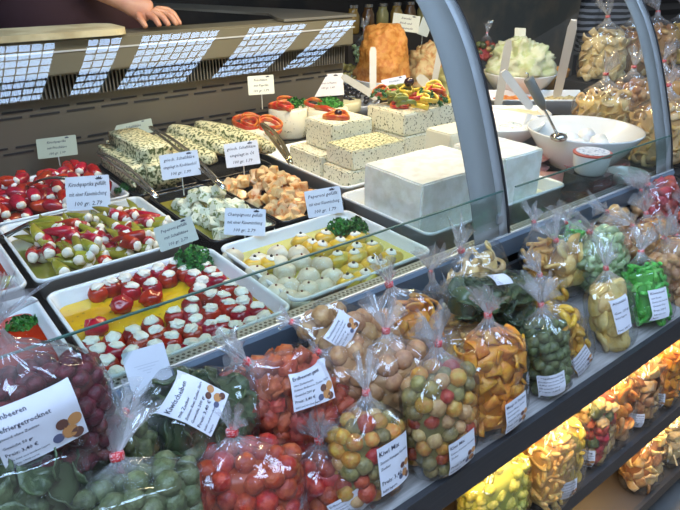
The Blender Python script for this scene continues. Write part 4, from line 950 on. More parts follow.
def bag(label, b, bY, t, tY, w, d, kind, fill=.78, labs=(), group='filled bags on the rack', stand=None, tuft=.045, face='y', film=None, npc=None, spin=0, detail=True, B0=None, H0=None):
    """b: pixel of the base centre seen at depth bY, t: pixel of the tie at depth tY (front of the counter = small Y)"""
    global NB, NPC
    NB += 1; rnd = random.Random(NB*13)
    if group == G2 or group == G3: bY -= .016; w *= 1.16; d = .098; H0 = .205; fill = .86
    elif group == G1 and stand and bY >= .58: w *= 1.14; fill = min(.84, fill+.04)
    elif group == G1 and bY < .58: w *= 1.08; bY -= .016; tY -= .01
    T = aty(*t, tY); B = aty(*b, bY)
    if B0: B = Vector(B0); T = B+Vector((0, .02, H0))
    if stand is not None:
        B.z = stand+(B.y-YF)*.20+.004
        u_ = (b[0]-340)/FPX; dB = B-CAM; e = cr-cf*u_; B.x = -(dB.y*e.y+dB.z*e.z)/e.x
        if H0: T = B+Vector((0, .02, H0))
        if T.z < B.z+.06: T.z = B.z+.06
    z = T-B; H = z.length; z.normalize()
    fr = Vector((0, -1, 0)) if face == 'y' else (CAM-(B+T)/2).normalized() if face == 'cam' else Vector((0, 0, 1)) if face == 'up' else (Vector((0, -1, 0))*.6+(CAM-B).normalized()*.5)
    if spin: fr = Matrix.Rotation(R(spin), 3, z) @ fr
    y = -(fr-z*fr.dot(z)).normalized(); x = y.cross(z)
    mw = Matrix((x, y, z)).transposed().to_4x4(); mw.translation = B
    root = empty('fruit_bag', (0, 0, 0)); root.matrix_basis = mw; tag(root, label, 'bag of dried fruit', group)
    # film
    bm = bmesh.new(); ga = bm.verts.layers.float.new('gather'); n = 44 if detail else 24; rows = 30 if detail else 16; rings = []; ph = rnd.random()*9
    off = Vector((NB*3.3, 0, 0)); mrot = rnd.uniform(-.5, .5)
    zs = [0, 0.0]+[H*(i/rows) for i in range(1, rows+1)]
    for i, zz in enumerate(zs):
        s = prof_s(zz, H, fill)*(.5 if i == 0 else 1); ring = []
        neck = smooth((zz-fill*H*.82)/(H-fill*H*.82)) if zz > fill*H*.82 else 0
        for k in range(n):
            a = 2*math.pi*k/n; cx, cy = sup(1, NEXP-.7*neck, a)
            pl_ = 1+neck*.30*math.sin(a*9+ph)+neck*.16*math.sin(a*17+ph*2)
            v = Vector((cx*w/2*s*pl_, cy*d/2*s*pl_, zz))
            # even out the neck so that it is round
            q = neck**2; rr = (w+d)/4*s*pl_*.8; v.x = v.x*(1-q)+math.cos(a)*rr*q; v.y = v.y*(1-q)+math.sin(a)*rr*q
            nn = noise.noise(v*24+off)+.7*(1-abs(noise.noise(v*38+off))*2)+.4*noise.noise(v*70+off)
            amp = .0036+.006*neck*(1-neck)*2
            rad = Vector((v.x, v.y, 0)); 
            if rad.length > 1e-5: v += rad.normalized()*abs(nn)*amp+rad.normalized()*.0012
            if i: v.z += noise.noise(v*20+off*2)*.004*neck
            vv = bm.verts.new(v); vv[ga] = neck**2*.9; ring.append(vv)
        rings.append(ring)
    # tuft above the tie
    tl = tuft*1.2; lean = Vector((rnd.uniform(-.5, .5), rnd.uniform(-.4, .4), 0)); K_ = 7; flat = rnd.uniform(0, 3.1)
    for i in range(1, K_+1):
        tt = i/K_; r0 = (w+d)/4*.055+tl*(.46*tt**1.1); ring = []
        for k in range(n):
            a = 2*math.pi*k/n; pl_ = 1+(.15+.45*tt)*math.sin(a*5+ph)*.9+.25*tt*math.sin(a*11+ph*3)
            q = Vector((math.cos(a)*r0*pl_, math.sin(a)*r0*pl_*.55, 0)); q = Matrix.Rotation(flat, 3, 'Z') @ q
            v = q+lean*tl*tt**1.5*.8+Vector((0, 0, H+tl*tt*(.8+.22*math.sin(a*4+ph)+.15*math.sin(a*9))))
            vv = bm.verts.new(v); vv[ga] = 1.0-.55*tt; ring.append(vv)
        rings.append(ring)
    for i in range(len(rings)-1):
        for k in range(n): bm.faces.new((rings[i][k], rings[i][(k+1) % n], rings[i+1][(k+1) % n], rings[i+1][k]))
    bm.faces.new(rings[0][::-1])
    fin(bm, 'cellophane', film or FILM, root, True)
    # tie
    if 'm' not in TIES:
        bm = bmesh.new(); lathe(bm, [(.7, -.5), (1, -.45), (1.05, 0), (1, .45), (.7, .5)], 10); TIES['m'] = fin(bm, 'tie', TAPE, None, True); ti = TIES['m']; ti.parent = root
    else: ti = inst(TIES['m'], root)
    r_ = (w+d)/4*.115; ti.matrix_basis = Matrix.Translation((0, 0, H)) @ Matrix.Diagonal((r_, r_, .010, 1)); ti.name = 'tie'
    # contents
    pk, ps, pm, pname = K[kind]
    cm = pm[0]; fz = fill*H
    bm = bmesh.new(); cr_ = []; n2 = 20
    for i in range(13):
        zz = .008+(fz-.016-ps*.3)*i/12; s = prof_s(zz, H, fill); k2 = 1 if i < 12 else .4
        hw = max(.004, w/2*s-ps*.42)*k2; hd = max(.003, d/2*s-ps*.42)*k2
        ring = []
        for k in range(n2):
            a = 2*math.pi*k/n2; cx, cy = sup(1, NEXP, a); v = Vector((cx*hw, cy*hd, zz)); v += Vector((v.x, v.y, 0))*.10*noise.noise(v*50+off); ring.append(bm.verts.new(v))
        cr_.append(ring)
    for i in range(12):
        for k in range(n2): bm.faces.new((cr_[i][k], cr_[i][(k+1) % n2], cr_[i+1][(k+1) % n2], cr_[i+1][k]))
    bm.faces.new(cr_[0][::-1]); bm.faces.new(cr_[-1])
    core = fin(bm, 'filling', cm, root, True); core['kind'] = 'stuff'
    tgt = npc if npc is not None else 78
    pts = []; tries = 0; md = ps*(.70 if pk in ('ball', 'berry') else .58)
    inv = mw.inverted(); cl = inv @ CAM
    while tries < 5000 and len(pts) < tgt:
        tries += 1; zz = rnd.uniform(ps*.3, fz-ps*.25); s = prof_s(zz, H, fill); a = rnd.random()*6.283; cx, cy = sup(1, NEXP, a)
        q = rnd.uniform(.93, 1.0) if zz < fz*.86 else math.sqrt(rnd.random())
        v = Vector((cx*max(.003, w/2*s-ps*.40)*q, cy*max(.003, d/2*s-ps*.40)*q, zz))
        nrm = Vector((cx/w, cy/d, .0)).normalized() if zz < fz*.86 else Vector((0, 0, 1))
        if nrm.dot((cl-v).normalized()) < -.30: continue
        if all((v-u[0]).length > md for u in pts): pts.append((v, nrm))
    flatk = pk in ('disc', 'chip', 'ring', 'leaf', 'finger')
    for v, nrm in pts:
        me = piece(pk, rnd.randrange(4)); o = bpy.data.objects.new(pname, me); C.objects.link(o); o.parent = root
        if flatk:
            nn = (nrm+Vector((rnd.gauss(0, .5), rnd.gauss(0, .5), rnd.gauss(0, .5)))).normalized(); rot = nn.to_track_quat('Z', 'Y').to_matrix() @ Matrix.Rotation(rnd.random()*6.28, 3, 'Z')
        elif pk == 'stick': rot = nrm.to_track_quat('Z', 'Y').to_matrix() @ Matrix.Rotation(rnd.random()*6.28, 3, 'Z')
        else: rot = Matrix.Rotation(rnd.random()*6.28, 3, 'X') @ Matrix.Rotation(rnd.random()*6.28, 3, 'Z')
        o.matrix_basis = Matrix.Translation(v) @ rot.to_4x4() @ Matrix.Scale(ps*rnd.uniform(.85, 1.12), 4)
        o.material_slots[0].link = 'OBJECT'; o.material_slots[0].material = rnd.choice(pm)
        NPC += 1
    # labels: pixel centre, width and height in metres, roll in degrees
    for (lx, ly, lw, lh, lr, txt, art) in labs:
        dr = inv.to_3x3() @ ray(lx, ly); yp = -d/2*.96; tpar = (yp-cl.y)/dr.y; c = cl+dr*tpar; c.z = max(c.z, lh/2+.006)
        rl = Matrix.Rotation(R(lr), 2)
        def conf(px, py, lift):
            q = rl @ Vector((px, py)); X, Z = c.x+q.x, min(max(c.z+q.y, .001), H*.98); s = prof_s(Z, H, fill); a_ = w/2*s; b_ = d/2*s
            uu = min(.985, abs(X)/a_); Y = -b_*(1-uu**NEXP)**(1/NEXP)
            return Vector((X, Y-.0052-lift, c.z+q.y))
        bm = bmesh.new(); gx, gy_ = 12, 12
        g = [[bm.verts.new(conf(-lw/2+lw*i/gx, -lh/2+lh*j/gy_, 0)) for i in range(gx+1)] for j in range(gy_+1)]
        for j in range(gy_):
            for i in range(gx): bm.faces.new((g[j][i], g[j][i+1], g[j+1][i+1], g[j+1][i]))
        lo = fin(bm, 'paper_label', LABEL, root, True)
        if txt:
            key = (txt, round(lw, 3), round(lh, 3))
            tb = text_bm(TX[txt][0], lw, lh, 0, .05, TX[txt][1])
            for v in tb.verts: v.co = conf(v.co.x, v.co.y, .0006)
            fin(tb, 'lettering', INK, lo)
        if art:
            bm = bmesh.new()
            spots = [(.30, -.30, .10, 0), (.40, -.12, .09, 0), (.24, -.12, .08, 1), (.38, -.38, .08, 1), (.15, -.33, .07, 2)]
            for sx, sy, sr, mi in spots:
                cv = bm.verts.new(conf(sx*lw, sy*lh, .0008)); rv = [bm.verts.new(conf(sx*lw+sr*lw*math.cos(a*.5236), sy*lh+sr*lw*math.sin(a*.5236), .0008)) for a in range(12)]
                for a in range(12): bm.faces.new((cv, rv[a], rv[(a+1) % 12])).material_index = mi
            fin(bm, 'fruit_picture', FRU, lo)
    return root
S1, S2, S3 = .800, .4775, .150
G1 = 'bags standing on the top board'; G2 = 'bags on the lit middle board'; G3 = 'bags on the lowest board'; G0 = 'bags heaped at the left end of the rack'
# front row on the top board, from the left
bag('bag of mixed kumquats between the strawberries and the taller kumquat bag', (368, 500), .535, (366, 392), .56, .118, .085, 'mix', .80, [(392, 462, .062, .080, 6, 'mix', 1)], G1, S1)
bag('tall bag of green, orange and red kumquats, the nearest whole bag on the board edge', (441, 478), .515, (438, 343), .535, .124, .085, 'mix', .82, [(460, 452, .058, .062, 4, 'mix', 1)], G1, S1, npc=90)
bag('big bag of orange mango squares with a white label at its foot', (492, 440), .52, (488, 315), .55, .136, .090, 'orangechip', .83, [(514, 417, .056, .060, 4, 'mango', 1)], G1, S1, npc=95)
bag('bag of dull green fruit lumps standing right of the orange mango squares', (548, 402), .52, (541, 305), .55, .090, .080, 'greenlump', .84, [(556, 397, .044, .046, 3, 'plain', 0)], G1, S1, npc=70)
bag('bag of golden yellow ginger pieces, label edge on at its right foot', (571, 382), .54, (541, 304), .56, .100, .085, 'banana', .80, [(585, 368, .046, .060, 3, 'plain', 1)], G1, S1, npc=75)
bag('bag of pale pineapple slices with a tall upright label', (613, 345), .52, (606, 268), .56, .100, .080, 'lemon', .84, [(621, 314, .040, .074, 6, 'ananas', 0)], G1, S1, npc=70)
bag('bag of bright green candied sticks at the right of the board', (650, 328), .52, (641, 252), .58, .125, .085, 'greenstick', .86, [(661, 312, .052, .066, 3, 'kiwi', 0)], G1, S1, npc=98)
bag('bag of orange dried pears cut by the right edge, beside the bright green sticks', (684, 303), .53, (664, 238), .56, .110, .08, 'pear', .84, [], G1, S1, npc=50)
# second and third row
bag('bag of orange mango pieces with its tie leaning left, below the mushroom tray corner', (415, 380), .655, (389, 284), .70, .150, .09, 'orangechip', .70, [], G1, S1+.02, npc=70)
bag('bag with a few pale figs slumping left of the tall kumquat bag', (395, 395), .60, (386, 330), .62, .120, .10, 'fig', .70, [], G1, S1+.03, npc=45)
bag('bag of pale peel strips with a large white tuft, between the two orange mango bags', (455, 390), .63, (437, 342), .63, .10, .07, 'sultana', .6, [], G1, S1+.03, npc=40, tuft=.055)
bag('bag of yellow pieces tied behind the big orange mango squares', (462, 370), .64, (454, 300), .66, .110, .08, 'sultana', .70, [], G1, S1+.02, npc=50)
bag('nearly empty bag tuft sticking up by the mango bags under the glass front', (440, 330), .70, (431, 272), .705, .07, .05, 'beigechip', .45, [], G1, S1, npc=14, tuft=.05)
bag('small bag of yellow rings directly below the brine tray', (484, 300), .700, (461, 250), .725, .145, .075, 'apple', .84, [], G1, S1+.05, npc=60)
bag('flat bag of dark green kiwi slices with a bar label on top', (455, 303), .63, (532, 290), .66, .080, .090, 'leafy', .97, [(500, 280, .062, .026, 90, 'kiwi', 0)], G1, None, face='up', tuft=.02, npc=70)
bag('second flat bag of dark kiwi slices under the bar labelled one', (500, 335), .62, (538, 318), .64, .09, .08, 'leafy', .95, [], G1, None, tuft=.02, npc=45, face='mid')
bag('bag of golden pieces between the kiwi bag and the ginger bag', (545, 345), .64, (540, 275), .66, .100, .08, 'banana', .78, [], G1, S1+.02, npc=50)
bag('slim pointed bag of pale candied strips in front of the glass post foot', (543, 290), .690, (534, 222), .70, .085, .060, 'sultana', .62, [], G1, S1+.03, npc=50, tuft=.03)
bag('round bag of pale yellow pineapple behind the ginger bag', (573, 300), .655, (556, 240), .665, .105, .085, 'lemon', .80, [], G1, S1+.04, npc=50)
bag('small bag of yellow green rings with a spread tuft, near the case fascia', (577, 275), .700, (566, 222), .71, .085, .06, 'greenstick', .72, [], G1, S1+.04, npc=35, tuft=.045)
bag('bag of mint green pomelo cubes behind the pineapple slices', (607, 292), .62, (590, 232), .64, .125, .085, 'mint', .82, [], G1, S1+.04, npc=80)
bag('bag of brown dried pears with a tall tuft by the case fascia', (617, 262), .69, (607, 212), .70, .100, .07, 'pear', .78, [], G1, S1+.04, npc=45)
bag('bag of orange brown fruit between the dried pears and the bright green sticks', (638, 275), .63, (632, 226), .64, .095, .08, 'pear', .76, [], G1, S1+.05, npc=40)
bag('bag of amber rings right of the dried pears, with a thick pale neck', (655, 270), .62, (646, 213), .66, .105, .08, 'orangechip', .76, [], G1, S1+.04, npc=45)
bag('bag of red fruit at the right edge below the second glass post', (672, 235), .66, (648, 184), .71, .130, .08, 'redlump', .80, [], G1, S1+.05, npc=55)
bag('bag with a long tie neck at the foot of the second glass post', (650, 235), .70, (641, 190), .715, .08, .06, 'pear', .70, [], G1, S1+.04, npc=30)
bag('bag of dark red fruit at the far right edge of the photo', (686, 255), .62, (682, 205), .64, .12, .08, 'papaya', .80, [], G1, S1+.04, npc=45)
bag('bag of amber pieces low at the right edge', (683, 285), .58, (676, 235), .60, .10, .08, 'sultana', .80, [], G1, S1+.02, npc=40)
# heap at the left
bag('large bag of dark red freeze dried berries with the biggest white label', (62, 468), .60, (-6, 330), .60, .155, .085, 'berry', .70, [(38, 424, .080, .066, -3, 'himbeer', 1)], G0, None, face='cam', npc=98)
bag('bag of dark green kiwi slices lying on its side under a labelled front', (243, 412), .64, (128, 420), .64, .125, .085, 'leafy', .86, [(196, 403, .060, .074, -28, 'kiwi', 1)], G0, None, face='cam', npc=90, film=FILM, tuft=.04)
bag('large bag of green plums with a red and white tie at the bottom', (133, 540), .52, (117, 456), .56, .165, .11, 'greenball', .80, [], G0, None, face='cam', npc=95, tuft=.05)
bag('bag of pale green fruit behind the green plums, its tie beside the large card', (98, 455), .62, (124, 413), .66, .125, .085, 'greenlump', .74, [], G0, None, face='cam', npc=60)
bag('dark green bag in the bottom left corner', (25, 530), .55, (8, 440), .60, .140, .10, 'leafy', .85, [], G0, None, face='cam', npc=70)
bag('bag of papaya red pieces lying on the heap with a tilted label', (335, 438), .60, (247, 362), .66, .140, .085, 'papaya', .94, [(312, 386, .070, .056, -38, 'erdbeer', 1)], G0, None, face='cam', npc=95, tuft=.04)
bag('small red fruit bag squeezed behind the papaya bag, tuft pointing up left', (252, 420), .68, (236, 358), .70, .110, .07, 'papaya', .76, [], G0, None, face='cam', npc=50, tuft=.04)
bag('bag of strawberries at the bottom edge, with broad crumpled cellophane', (243, 535), .54, (232, 432), .58, .175, .11, 'strawberry', .85, [], G0, None, face='cam', npc=90, film=FILMB, tuft=.03)
bag('bag of strawberries with a tall clear tuft and a cut off label', (334, 522), .545, (319, 440), .57, .140, .09, 'strawberry', .84, [(350, 503, .060, .040, 18, 'erdbeer', 0)], G0, None, face='cam', npc=80, tuft=.05)
bag('bag of dried figs lying flat with a white label and printed fruit', (392, 350), .66, (292, 322), .71, .105, .075, 'fig', .92, [(341, 330, .054, .044, -16, 'plain', 1)], G0, None, face='cam', npc=60, tuft=.02)
bag('second bag of dried figs in shadow below the labelled one', (390, 385), .62, (318, 352), .66, .11, .08, 'fig', .92, [], G0, None, face='cam', npc=50, tuft=.015)
bag('bag of green fruit buried under the red and green bags', (60, 500), .64, (150, 470), .66, .13, .09, 'greenlump', .9, [], G0, None, face='cam', npc=50, tuft=.02)
bag('bag of red fruit buried between the two strawberry bags', (290, 470), .63, (230, 430), .66, .14, .09, 'strawberry', .9, [], G0, None, face='cam', npc=60, tuft=.02)
bag('green bag half hidden at the left edge beneath the dark red berries', (15, 470), .66, (40, 440), .7, .12, .09, 'leafy', .9, [], G0, None, face='cam', npc=30, tuft=.02)
# middle board
bag('bag of light green pieces at the bottom edge of the middle board', (492, 600), .53, (486, 505), .56, .15, .10, 'yellowgreen', .86, [], G2, S2, npc=70)
bag('bag of thin orange strips with a tall gathered neck on the middle board', (545, 560), .515, (531, 462), .53, .110, .085, 'sultana', .70, [], G2, S2, npc=75, tuft=.02)
bag('bag of orange chips behind the gathered strips on the middle board', (500, 545), .63, (500, 470), .65, .13, .09, 'orangechip', .84, [], G2, S2, npc=60, tuft=.02)
bag('bag of yellow banana chips with a blue grey label on the middle board', (556, 510), .52, (552, 400), .55, .100, .085, 'yellowdisc', .86, [(567, 494, .048, .050, 4, 'plain', 1)], G2, S2, npc=80, tuft=.02)
bag('bag of mixed red and pale fruit pieces on the middle board', (586, 486), .53, (586, 395), .55, .100, .085, 'redmix', .84, [(589, 474, .046, .050, 3, 'plain', 1)], G2, S2, npc=70, tuft=.02)
bag('bag of orange fruit slices behind two labels on the middle board', (607, 462), .53, (607, 372), .55, .105, .085, 'orangedisc', .85, [(606, 452, .042, .046, 3, 'plain', 0)], G2, S2, npc=80, tuft=.02)
bag('bag of brown and amber chips in the middle of the middle board', (634, 440), .53, (632, 350), .56, .110, .085, 'brownchip', .85, [(640, 430, .036, .044, 3, 'plain', 0)], G2, S2, npc=75, tuft=.02)
bag('bag of glossy amber chips with a label, second from the right on the middle board', (657, 420), .53, (655, 335), .56, .105, .085, 'orangechip', .88, [(663, 408, .040, .046, 3, 'plain', 1)], G2, S2, npc=70, tuft=.02)
bag('bag of yellow green pieces at the right edge of the middle board', (686, 395), .53, (682, 315), .56, .110, .085, 'yellowgreen', .88, [], G2, S2, npc=70, tuft=.02)
# lowest board
bag('bag of copper coloured chips, leftmost on the lowest board', (640, 590), .53, (625, 482), .56, .13, .09, 'brownchip', .88, [], G3, S3, npc=60, tuft=.02)
bag('bag of pale yellow apple chips on the lowest board', (668, 550), .53, (655, 440), .56, .12, .09, 'beigechip', .88, [], G3, S3, npc=60, tuft=.02)
bag('bag of brown fruit at the right edge of the lowest board', (694, 515), .53, (690, 410), .56, .12, .09, 'brownchip', .88, [(675, 492, .05, .06, 4, 'plain', 0)], G3, S3, npc=60, tuft=.02)

# ------------------------------------------------------------------ bags on a side stand beyond the case end
st = tag(empty('side_stand', (2.75, 1.5, 0)), 'dark stepped stand of filled bags beyond the right end of the case', 'stand')
def stp(x0, x1, y0, y1, z):
    bm = bmesh.new(); box(bm, x0-2.75, x1-2.75, y0-1.5, y1-1.5, 0, z); fin(bm, 'step', DARK, st)
stp(1.97, 3.4, .80, 1.28, .93); stp(2.42, 3.4, 1.29, 1.58, 1.07)
ss = [(2.06, 1.13, .93, 'apple', 'bag of apple rings on the side stand, just right of the large bowl'), (2.28, 1.15, .93, 'fig', 'bag of tan fruit on the side stand, behind the second glass post'), (2.50, 1.15, .93, 'sultana', 'bag of pale fruit strips on the lowest step, under the dark shutter'), (2.72, 1.15, .93, 'pear', 'bag of brown pears on the lowest step at the right edge of the photo'),
      (2.53, 1.43, 1.07, 'beigechip', 'bag of pale chips on the second step, left end'), (2.74, 1.43, 1.07, 'brownchip', 'bag of brown chips on the second step, next to the pale chips'), (2.94, 1.43, 1.07, 'pear', 'bag of brown fruit on the second step'), (3.18, 1.43, 1.07, 'sultana', 'bag of pale peel on the second step, right end'),
      (2.03, .90, .93, 'apple', 'bag of pale fruit rings right beside the second glass post'), (2.22, .88, .93, 'lemon', 'bag of pale slices at the front of the lowest step'), (2.42, .90, .93, 'mix', 'bag of brownish mixed fruit at the front of the lowest step'), (2.62, .92, .93, 'fig', 'bag of tan fruit at the front right of the lowest step')]
for x, y, z, k_, lab in ss:
    bag(lab, (0, 0), 1, (0, 0), 1, .20, .13, k_, .80, [], 'bags on the side stand', None, npc=34, detail=False, film=FILMB, B0=(x, y, z+.003), H0=.25, tuft=.06, face='cam')

# clear packet behind the green cream, pointed top
bag('small pointed clear packet of pinkish sweets left of the green cream mound', (485, 62), 1.95, (487, 33), 1.97, .12, .07, 'redmix', .7, [], None, None, npc=16, detail=False)
bag('crumpled clear bag of sweets behind the orange cheese mound at its left', (372, 60), 2.3, (365, 30), 2.32, .18, .10, 'mint', .7, [], None, None, npc=16, detail=False, film=FILMB)

# ------------------------------------------------------------------ people
def skin_body(name, verts, edges, rad, m, parent=None, sub=2):
    me = bpy.data.meshes.new(name); me.from_pydata(verts, edges, []); o = bpy.data.objects.new(name, me); C.objects.link(o)
    s = o.modifiers.new('skin', 'SKIN'); s.use_smooth_shade = True; s.branch_smoothing = .6
    for v, r_ in zip(me.skin_vertices[0].data, rad): v.radius = r_ if isinstance(r_, tuple) else (r_, r_)
    me.skin_vertices[0].data[0].use_root = True
    u = o.modifiers.new('sub', 'SUBSURF'); u.levels = sub; u.render_levels = sub
    me.materials.append(m)
    if parent: o.parent = parent
    return o
PX, PY = .62, 2.17; PZ = .16
bod = []
V = Vector
HP = aty(141, 9, 1.87)   # back of hand
WR = aty(124, 2, 1.90); EL = aty(58, -32, 2.02)
sh = V((PX-.20, PY, PZ+1.42)); shr = V((PX+.20, PY, PZ+1.42))
verts = [V((PX, PY, PZ+.95)), V((PX, PY, PZ+1.15)), V((PX, PY-.02, PZ+1.35)), V((PX, PY, PZ+1.48)), V((PX, PY-.02, PZ+1.56)),   # 0-4 pelvis..neck
         V((PX-.10, PY, PZ+.90)), V((PX-.11, PY, PZ+.48)), V((PX-.11, PY+.02, PZ+.09)), V((PX-.11, PY-.12, PZ+.04)),
         V((PX+.10, PY, PZ+.90)), V((PX+.11, PY, PZ+.48)), V((PX+.11, PY+.02, PZ+.09)), V((PX+.11, PY-.12, PZ+.04)),
         sh, V((PX-.27, PY+.03, PZ+1.14)), V((PX-.22, PY-.12, PZ+.98)), V((PX-.20, PY-.19, PZ+.96)),
         shr, (shr+EL)/2+V((.03, 0, 0)), EL, (EL+WR)/2, WR, HP, aty(153, 14, 1.85)]
edges = [(0, 1), (1, 2), (2, 3), (3, 4), (0, 5), (5, 6), (6, 7), (7, 8), (0, 9), (9, 10), (10, 11), (11, 12), (2, 13), (13, 14), (14, 15), (15, 16), (2, 17), (17, 18), (18, 19), (19, 20), (20, 21), (21, 22), (22, 23)]
# seller: the arm reaching the ledge is the one nearest the photo's left
rad = [.15, .14, .15, .07, .055, .10, .065, .04, .035, .10, .065, .04, .035, .065, .045, .032, .03, .065, .050, .042, .036, .027, (.040, .020), (.038, .015)]
seller = skin_body('person', [tuple(v) for v in verts], edges, rad, SKIN, None, 2)
tag(seller, 'person in dark maroon clothes behind the ledge, one bare hand resting on it', 'person')
# fingers are short chains rooted inside the palm
tips = [((147, 33), 1.815, .0085), ((161, 33), 1.812, .0085), ((170, 31.5), 1.812, .0088), ((178, 29.5), 1.815, .0082), ((181, 25), 1.825, .0075)]
kn = [((138, 17), 1.85), ((150, 16), 1.845), ((157, 14), 1.845), ((163, 12), 1.85), ((167, 10), 1.86)]
for i, ((tp, ty, fr_), (kp, ky)) in enumerate(zip(tips, kn)):
    T_ = aty(*tp, ty); T_.z = 1.3625; K1 = aty(*kp, ky); Mid = (T_+K1)/2+V((0, 0, .010 if i else .004)); root_ = K1*.5+HP*.5
    f_ = skin_body('thumb' if i == 0 else 'finger', [tuple(root_), tuple(K1), tuple(Mid), tuple(T_*.75+Mid*.25), tuple(T_)], [(0, 1), (1, 2), (2, 3), (3, 4)], [.012, .0115, .010, fr_, fr_*.8], SKIN, seller, 2)
# clothes as one tapering garment: torso, apron skirt, short sleeves
bm = bmesh.new(); prf = [(.17, .135, .42), (.20, .16, .80), (.205, .165, .98), (.19, .15, 1.14), (.215, .15, 1.32), (.20, .125, 1.42), (.11, .09, 1.475), (.075, .07, 1.50)]
rs = []
for a_, b_, z_ in prf: rs.append([bm.verts.new((PX+a_*1.18*math.cos(t*.2618)*(1+.02*math.sin(t*2)), PY+b_*1.12*math.sin(t*.2618), PZ+z_)) for t in range(24)])
for i in range(len(rs)-1):
    for k in range(24): bm.faces.new((rs[i][k], rs[i][(k+1) % 24], rs[i+1][(k+1) % 24], rs[i+1][k]))
fin(bm, 'maroon_tunic', MAROON, seller, True)
for a_, b_ in ((shr, (shr+EL)/2+V((.03, 0, 0))), (sh, V((PX-.27, PY+.03, PZ+1.14)))):
    bm = bmesh.new(); tube(bm, [a_+(a_-b_)*.15, a_, (a_+b_)/2, b_], [.07, .082, .072, .066], 16, False); fin(bm, 'sleeve', MAROON, seller, True)
for s in (-1, 1):
    bm = bmesh.new(); tube(bm, [(PX+s*.10, PY, PZ+.86), (PX+s*.11, PY, PZ+.48), (PX+s*.11, PY+.02, PZ+.10)], [.12, .085, .065], 16); fin(bm, 'trouser_leg', DARK, seller, True)
    bm = blob(1, 2, .05, 1, (.048, .13, .045)); bmesh.ops.translate(bm, verts=bm.verts, vec=(PX+s*.11, PY-.05, PZ+.045)); fin(bm, 'shoe', BLACK, seller, True)
def head(cx, cy, cz, parent, hair):
    bm = blob(1, 4, 0, 1, (.075, .095, .115))
    for v in bm.verts:
        c = v.co
        if c.z < -.02: c.x *= 1+(c.z+.02)*3.2; c.y *= 1+(c.z+.02)*1.2
        d = math.exp(-((c.x/.012)**2+((c.z+.012)/.022)**2)) if c.y < -.05 else 0; c.y -= .022*d          # nose
        for s in (-1, 1):
            d = math.exp(-(((c.x-s*.030)/.014)**2+((c.z-.012)/.011)**2)) if c.y < -.05 else 0; c.y += .010*d  # eye sockets
        d = math.exp(-((c.x/.022)**2+((c.z+.052)/.007)**2)) if c.y < -.03 else 0; c.y -= .005*d          # lips
    bmesh.ops.translate(bm, verts=bm.verts, vec=(cx, cy, cz)); h = fin(bm, 'head', SKIN, parent, True)
    for s in (-1, 1):
        bm = blob(.010, 2, 0); bmesh.ops.translate(bm, verts=bm.verts, vec=(cx+s*.030, cy-.083, cz+.012)); fin(bm, 'eye', mat('eye', (.6, .6, .6), .2, mix=(.05, .03, .02), mscale=30), h, True)
        bm = blob(1, 2, .1, 2, (.010, .022, .032)); bmesh.ops.translate(bm, verts=bm.verts, vec=(cx+s*.078, cy+.005, cz)); fin(bm, 'ear', SKIN, h, True)
    bm = blob(1, 3, .08, 4, (.084, .104, .118))
    bmesh.ops.delete(bm, geom=[v for v in bm.verts if v.co.z < .02 and v.co.y < .02 or v.co.z < -.07], context='VERTS')
    bmesh.ops.translate(bm, verts=bm.verts, vec=(cx, cy+.012, cz+.012)); fin(bm, 'hair', hair, h, True)
    bm = bmesh.new(); tube(bm, [(cx-.020, cy-.086, cz-.052), (cx, cy-.0915, cz-.051), (cx+.020, cy-.086, cz-.052)], .004, 6); fin(bm, 'mouth', mat('lips', (.35, .09, .08), .4), h, True)
HAIR = mat('dark hair', (.03, .018, .012), .5, bump=.6, bscale=200)
head(PX, PY-.03, PZ+1.66, seller, HAIR)
boxo('floor', (-3, 3.3, 1.9, 4.2, 0, PZ-.001), MT['hall floor'], kind='structure').location.z = 0
# shopper in a striped top far behind the second glass post
SX, SY = aty(603, 20, 2.3).x+.05, 2.3
v2 = [V((SX, SY, .95)), V((SX, SY, 1.15)), V((SX, SY, 1.35)), V((SX, SY, 1.48)), V((SX, SY, 1.56)), V((SX-.10, SY, .90)), V((SX-.11, SY, .48)), V((SX-.11, SY, .09)), V((SX-.11, SY-.12, .04)), V((SX+.10, SY, .90)), V((SX+.11, SY, .48)), V((SX+.11, SY, .09)), V((SX+.11, SY-.12, .04)),
      V((SX-.20, SY, 1.42)), V((SX-.24, SY, 1.13)), V((SX-.24, SY-.10, .90)), V((SX-.24, SY-.13, .80)), V((SX+.20, SY, 1.42)), V((SX+.24, SY, 1.13)), V((SX+.24, SY-.10, .90)), V((SX+.24, SY-.13, .80))]
e2 = [(0, 1), (1, 2), (2, 3), (3, 4), (0, 5), (5, 6), (6, 7), (7, 8), (0, 9), (9, 10), (10, 11), (11, 12), (2, 13), (13, 14), (14, 15), (15, 16), (2, 17), (17, 18), (18, 19), (19, 20)]
r2 = [.14, .13, .14, .06, .05, .09, .06, .04, .035, .09, .06, .04, .035, .06, .042, .030, .028, .06, .042, .030, .028]
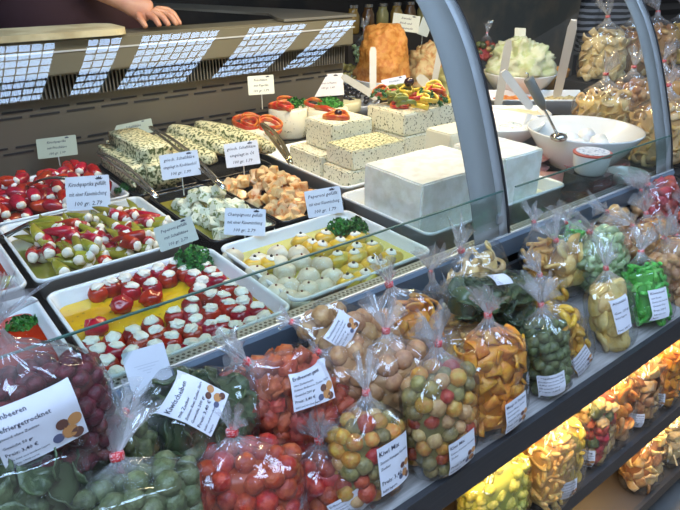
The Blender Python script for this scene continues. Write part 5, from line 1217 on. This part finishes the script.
shop = skin_body('person', [tuple(v) for v in v2], e2, r2, SKIN); tag(shop, 'person in a black and white striped top at the upper right', 'person')
STR = bpy.data.materials.new('striped cloth'); STR.use_nodes = True; nt = STR.node_tree; pz = nt.nodes['Principled BSDF']; wv = nt.nodes.new('ShaderNodeTexWave'); wv.bands_direction = 'Z'; wv.inputs['Scale'].default_value = 9; wv.inputs['Distortion'].default_value = 1.5
tc = nt.nodes.new('ShaderNodeTexCoord'); nt.links.new(tc.outputs['Object'], wv.inputs[0]); rp = nt.nodes.new('ShaderNodeValToRGB'); rp.color_ramp.elements[0].position = .5; rp.color_ramp.elements[1].position = .55; rp.color_ramp.elements[0].color = (.012, .012, .016, 1); rp.color_ramp.elements[1].color = (.30, .30, .32, 1)
nt.links.new(wv.outputs[1], rp.inputs[0]); nt.links.new(rp.outputs[0], pz.inputs['Base Color']); pz.inputs['Roughness'].default_value = .8
bm = bmesh.new(); rs = []
for a_, b_, z_ in prf[2:]: rs.append([bm.verts.new((SX+a_*math.cos(t*.2618), SY+b_*math.sin(t*.2618), z_)) for t in range(24)])
for i in range(len(rs)-1):
    for k in range(24): bm.faces.new((rs[i][k], rs[i][(k+1) % 24], rs[i+1][(k+1) % 24], rs[i+1][k]))
fin(bm, 'striped_top', STR, shop, True)
for s in (-1, 1):
    bm = bmesh.new(); tube(bm, [(SX+s*.19, SY, 1.44), (SX+s*.24, SY, 1.13), (SX+s*.24, SY-.09, .93)], [.075, .06, .05], 14); fin(bm, 'sleeve', STR, shop, True)
    bm = bmesh.new(); tube(bm, [(SX+s*.10, SY, .95), (SX+s*.11, SY, .48), (SX+s*.11, SY, .10)], [.12, .085, .065], 14); fin(bm, 'trouser_leg', DARK, shop, True)
head(SX, SY, 1.67, shop, HAIR)
for o in list(bpy.data.objects):
    if o.type == 'MESH' and o.parent is None and not o.get('label') and not o.get('kind'):
        for c in list(o.children): bpy.data.objects.remove(c)
        bpy.data.objects.remove(o)
print('bags', NB, 'pieces', NPC, 'objects', len(bpy.data.objects))
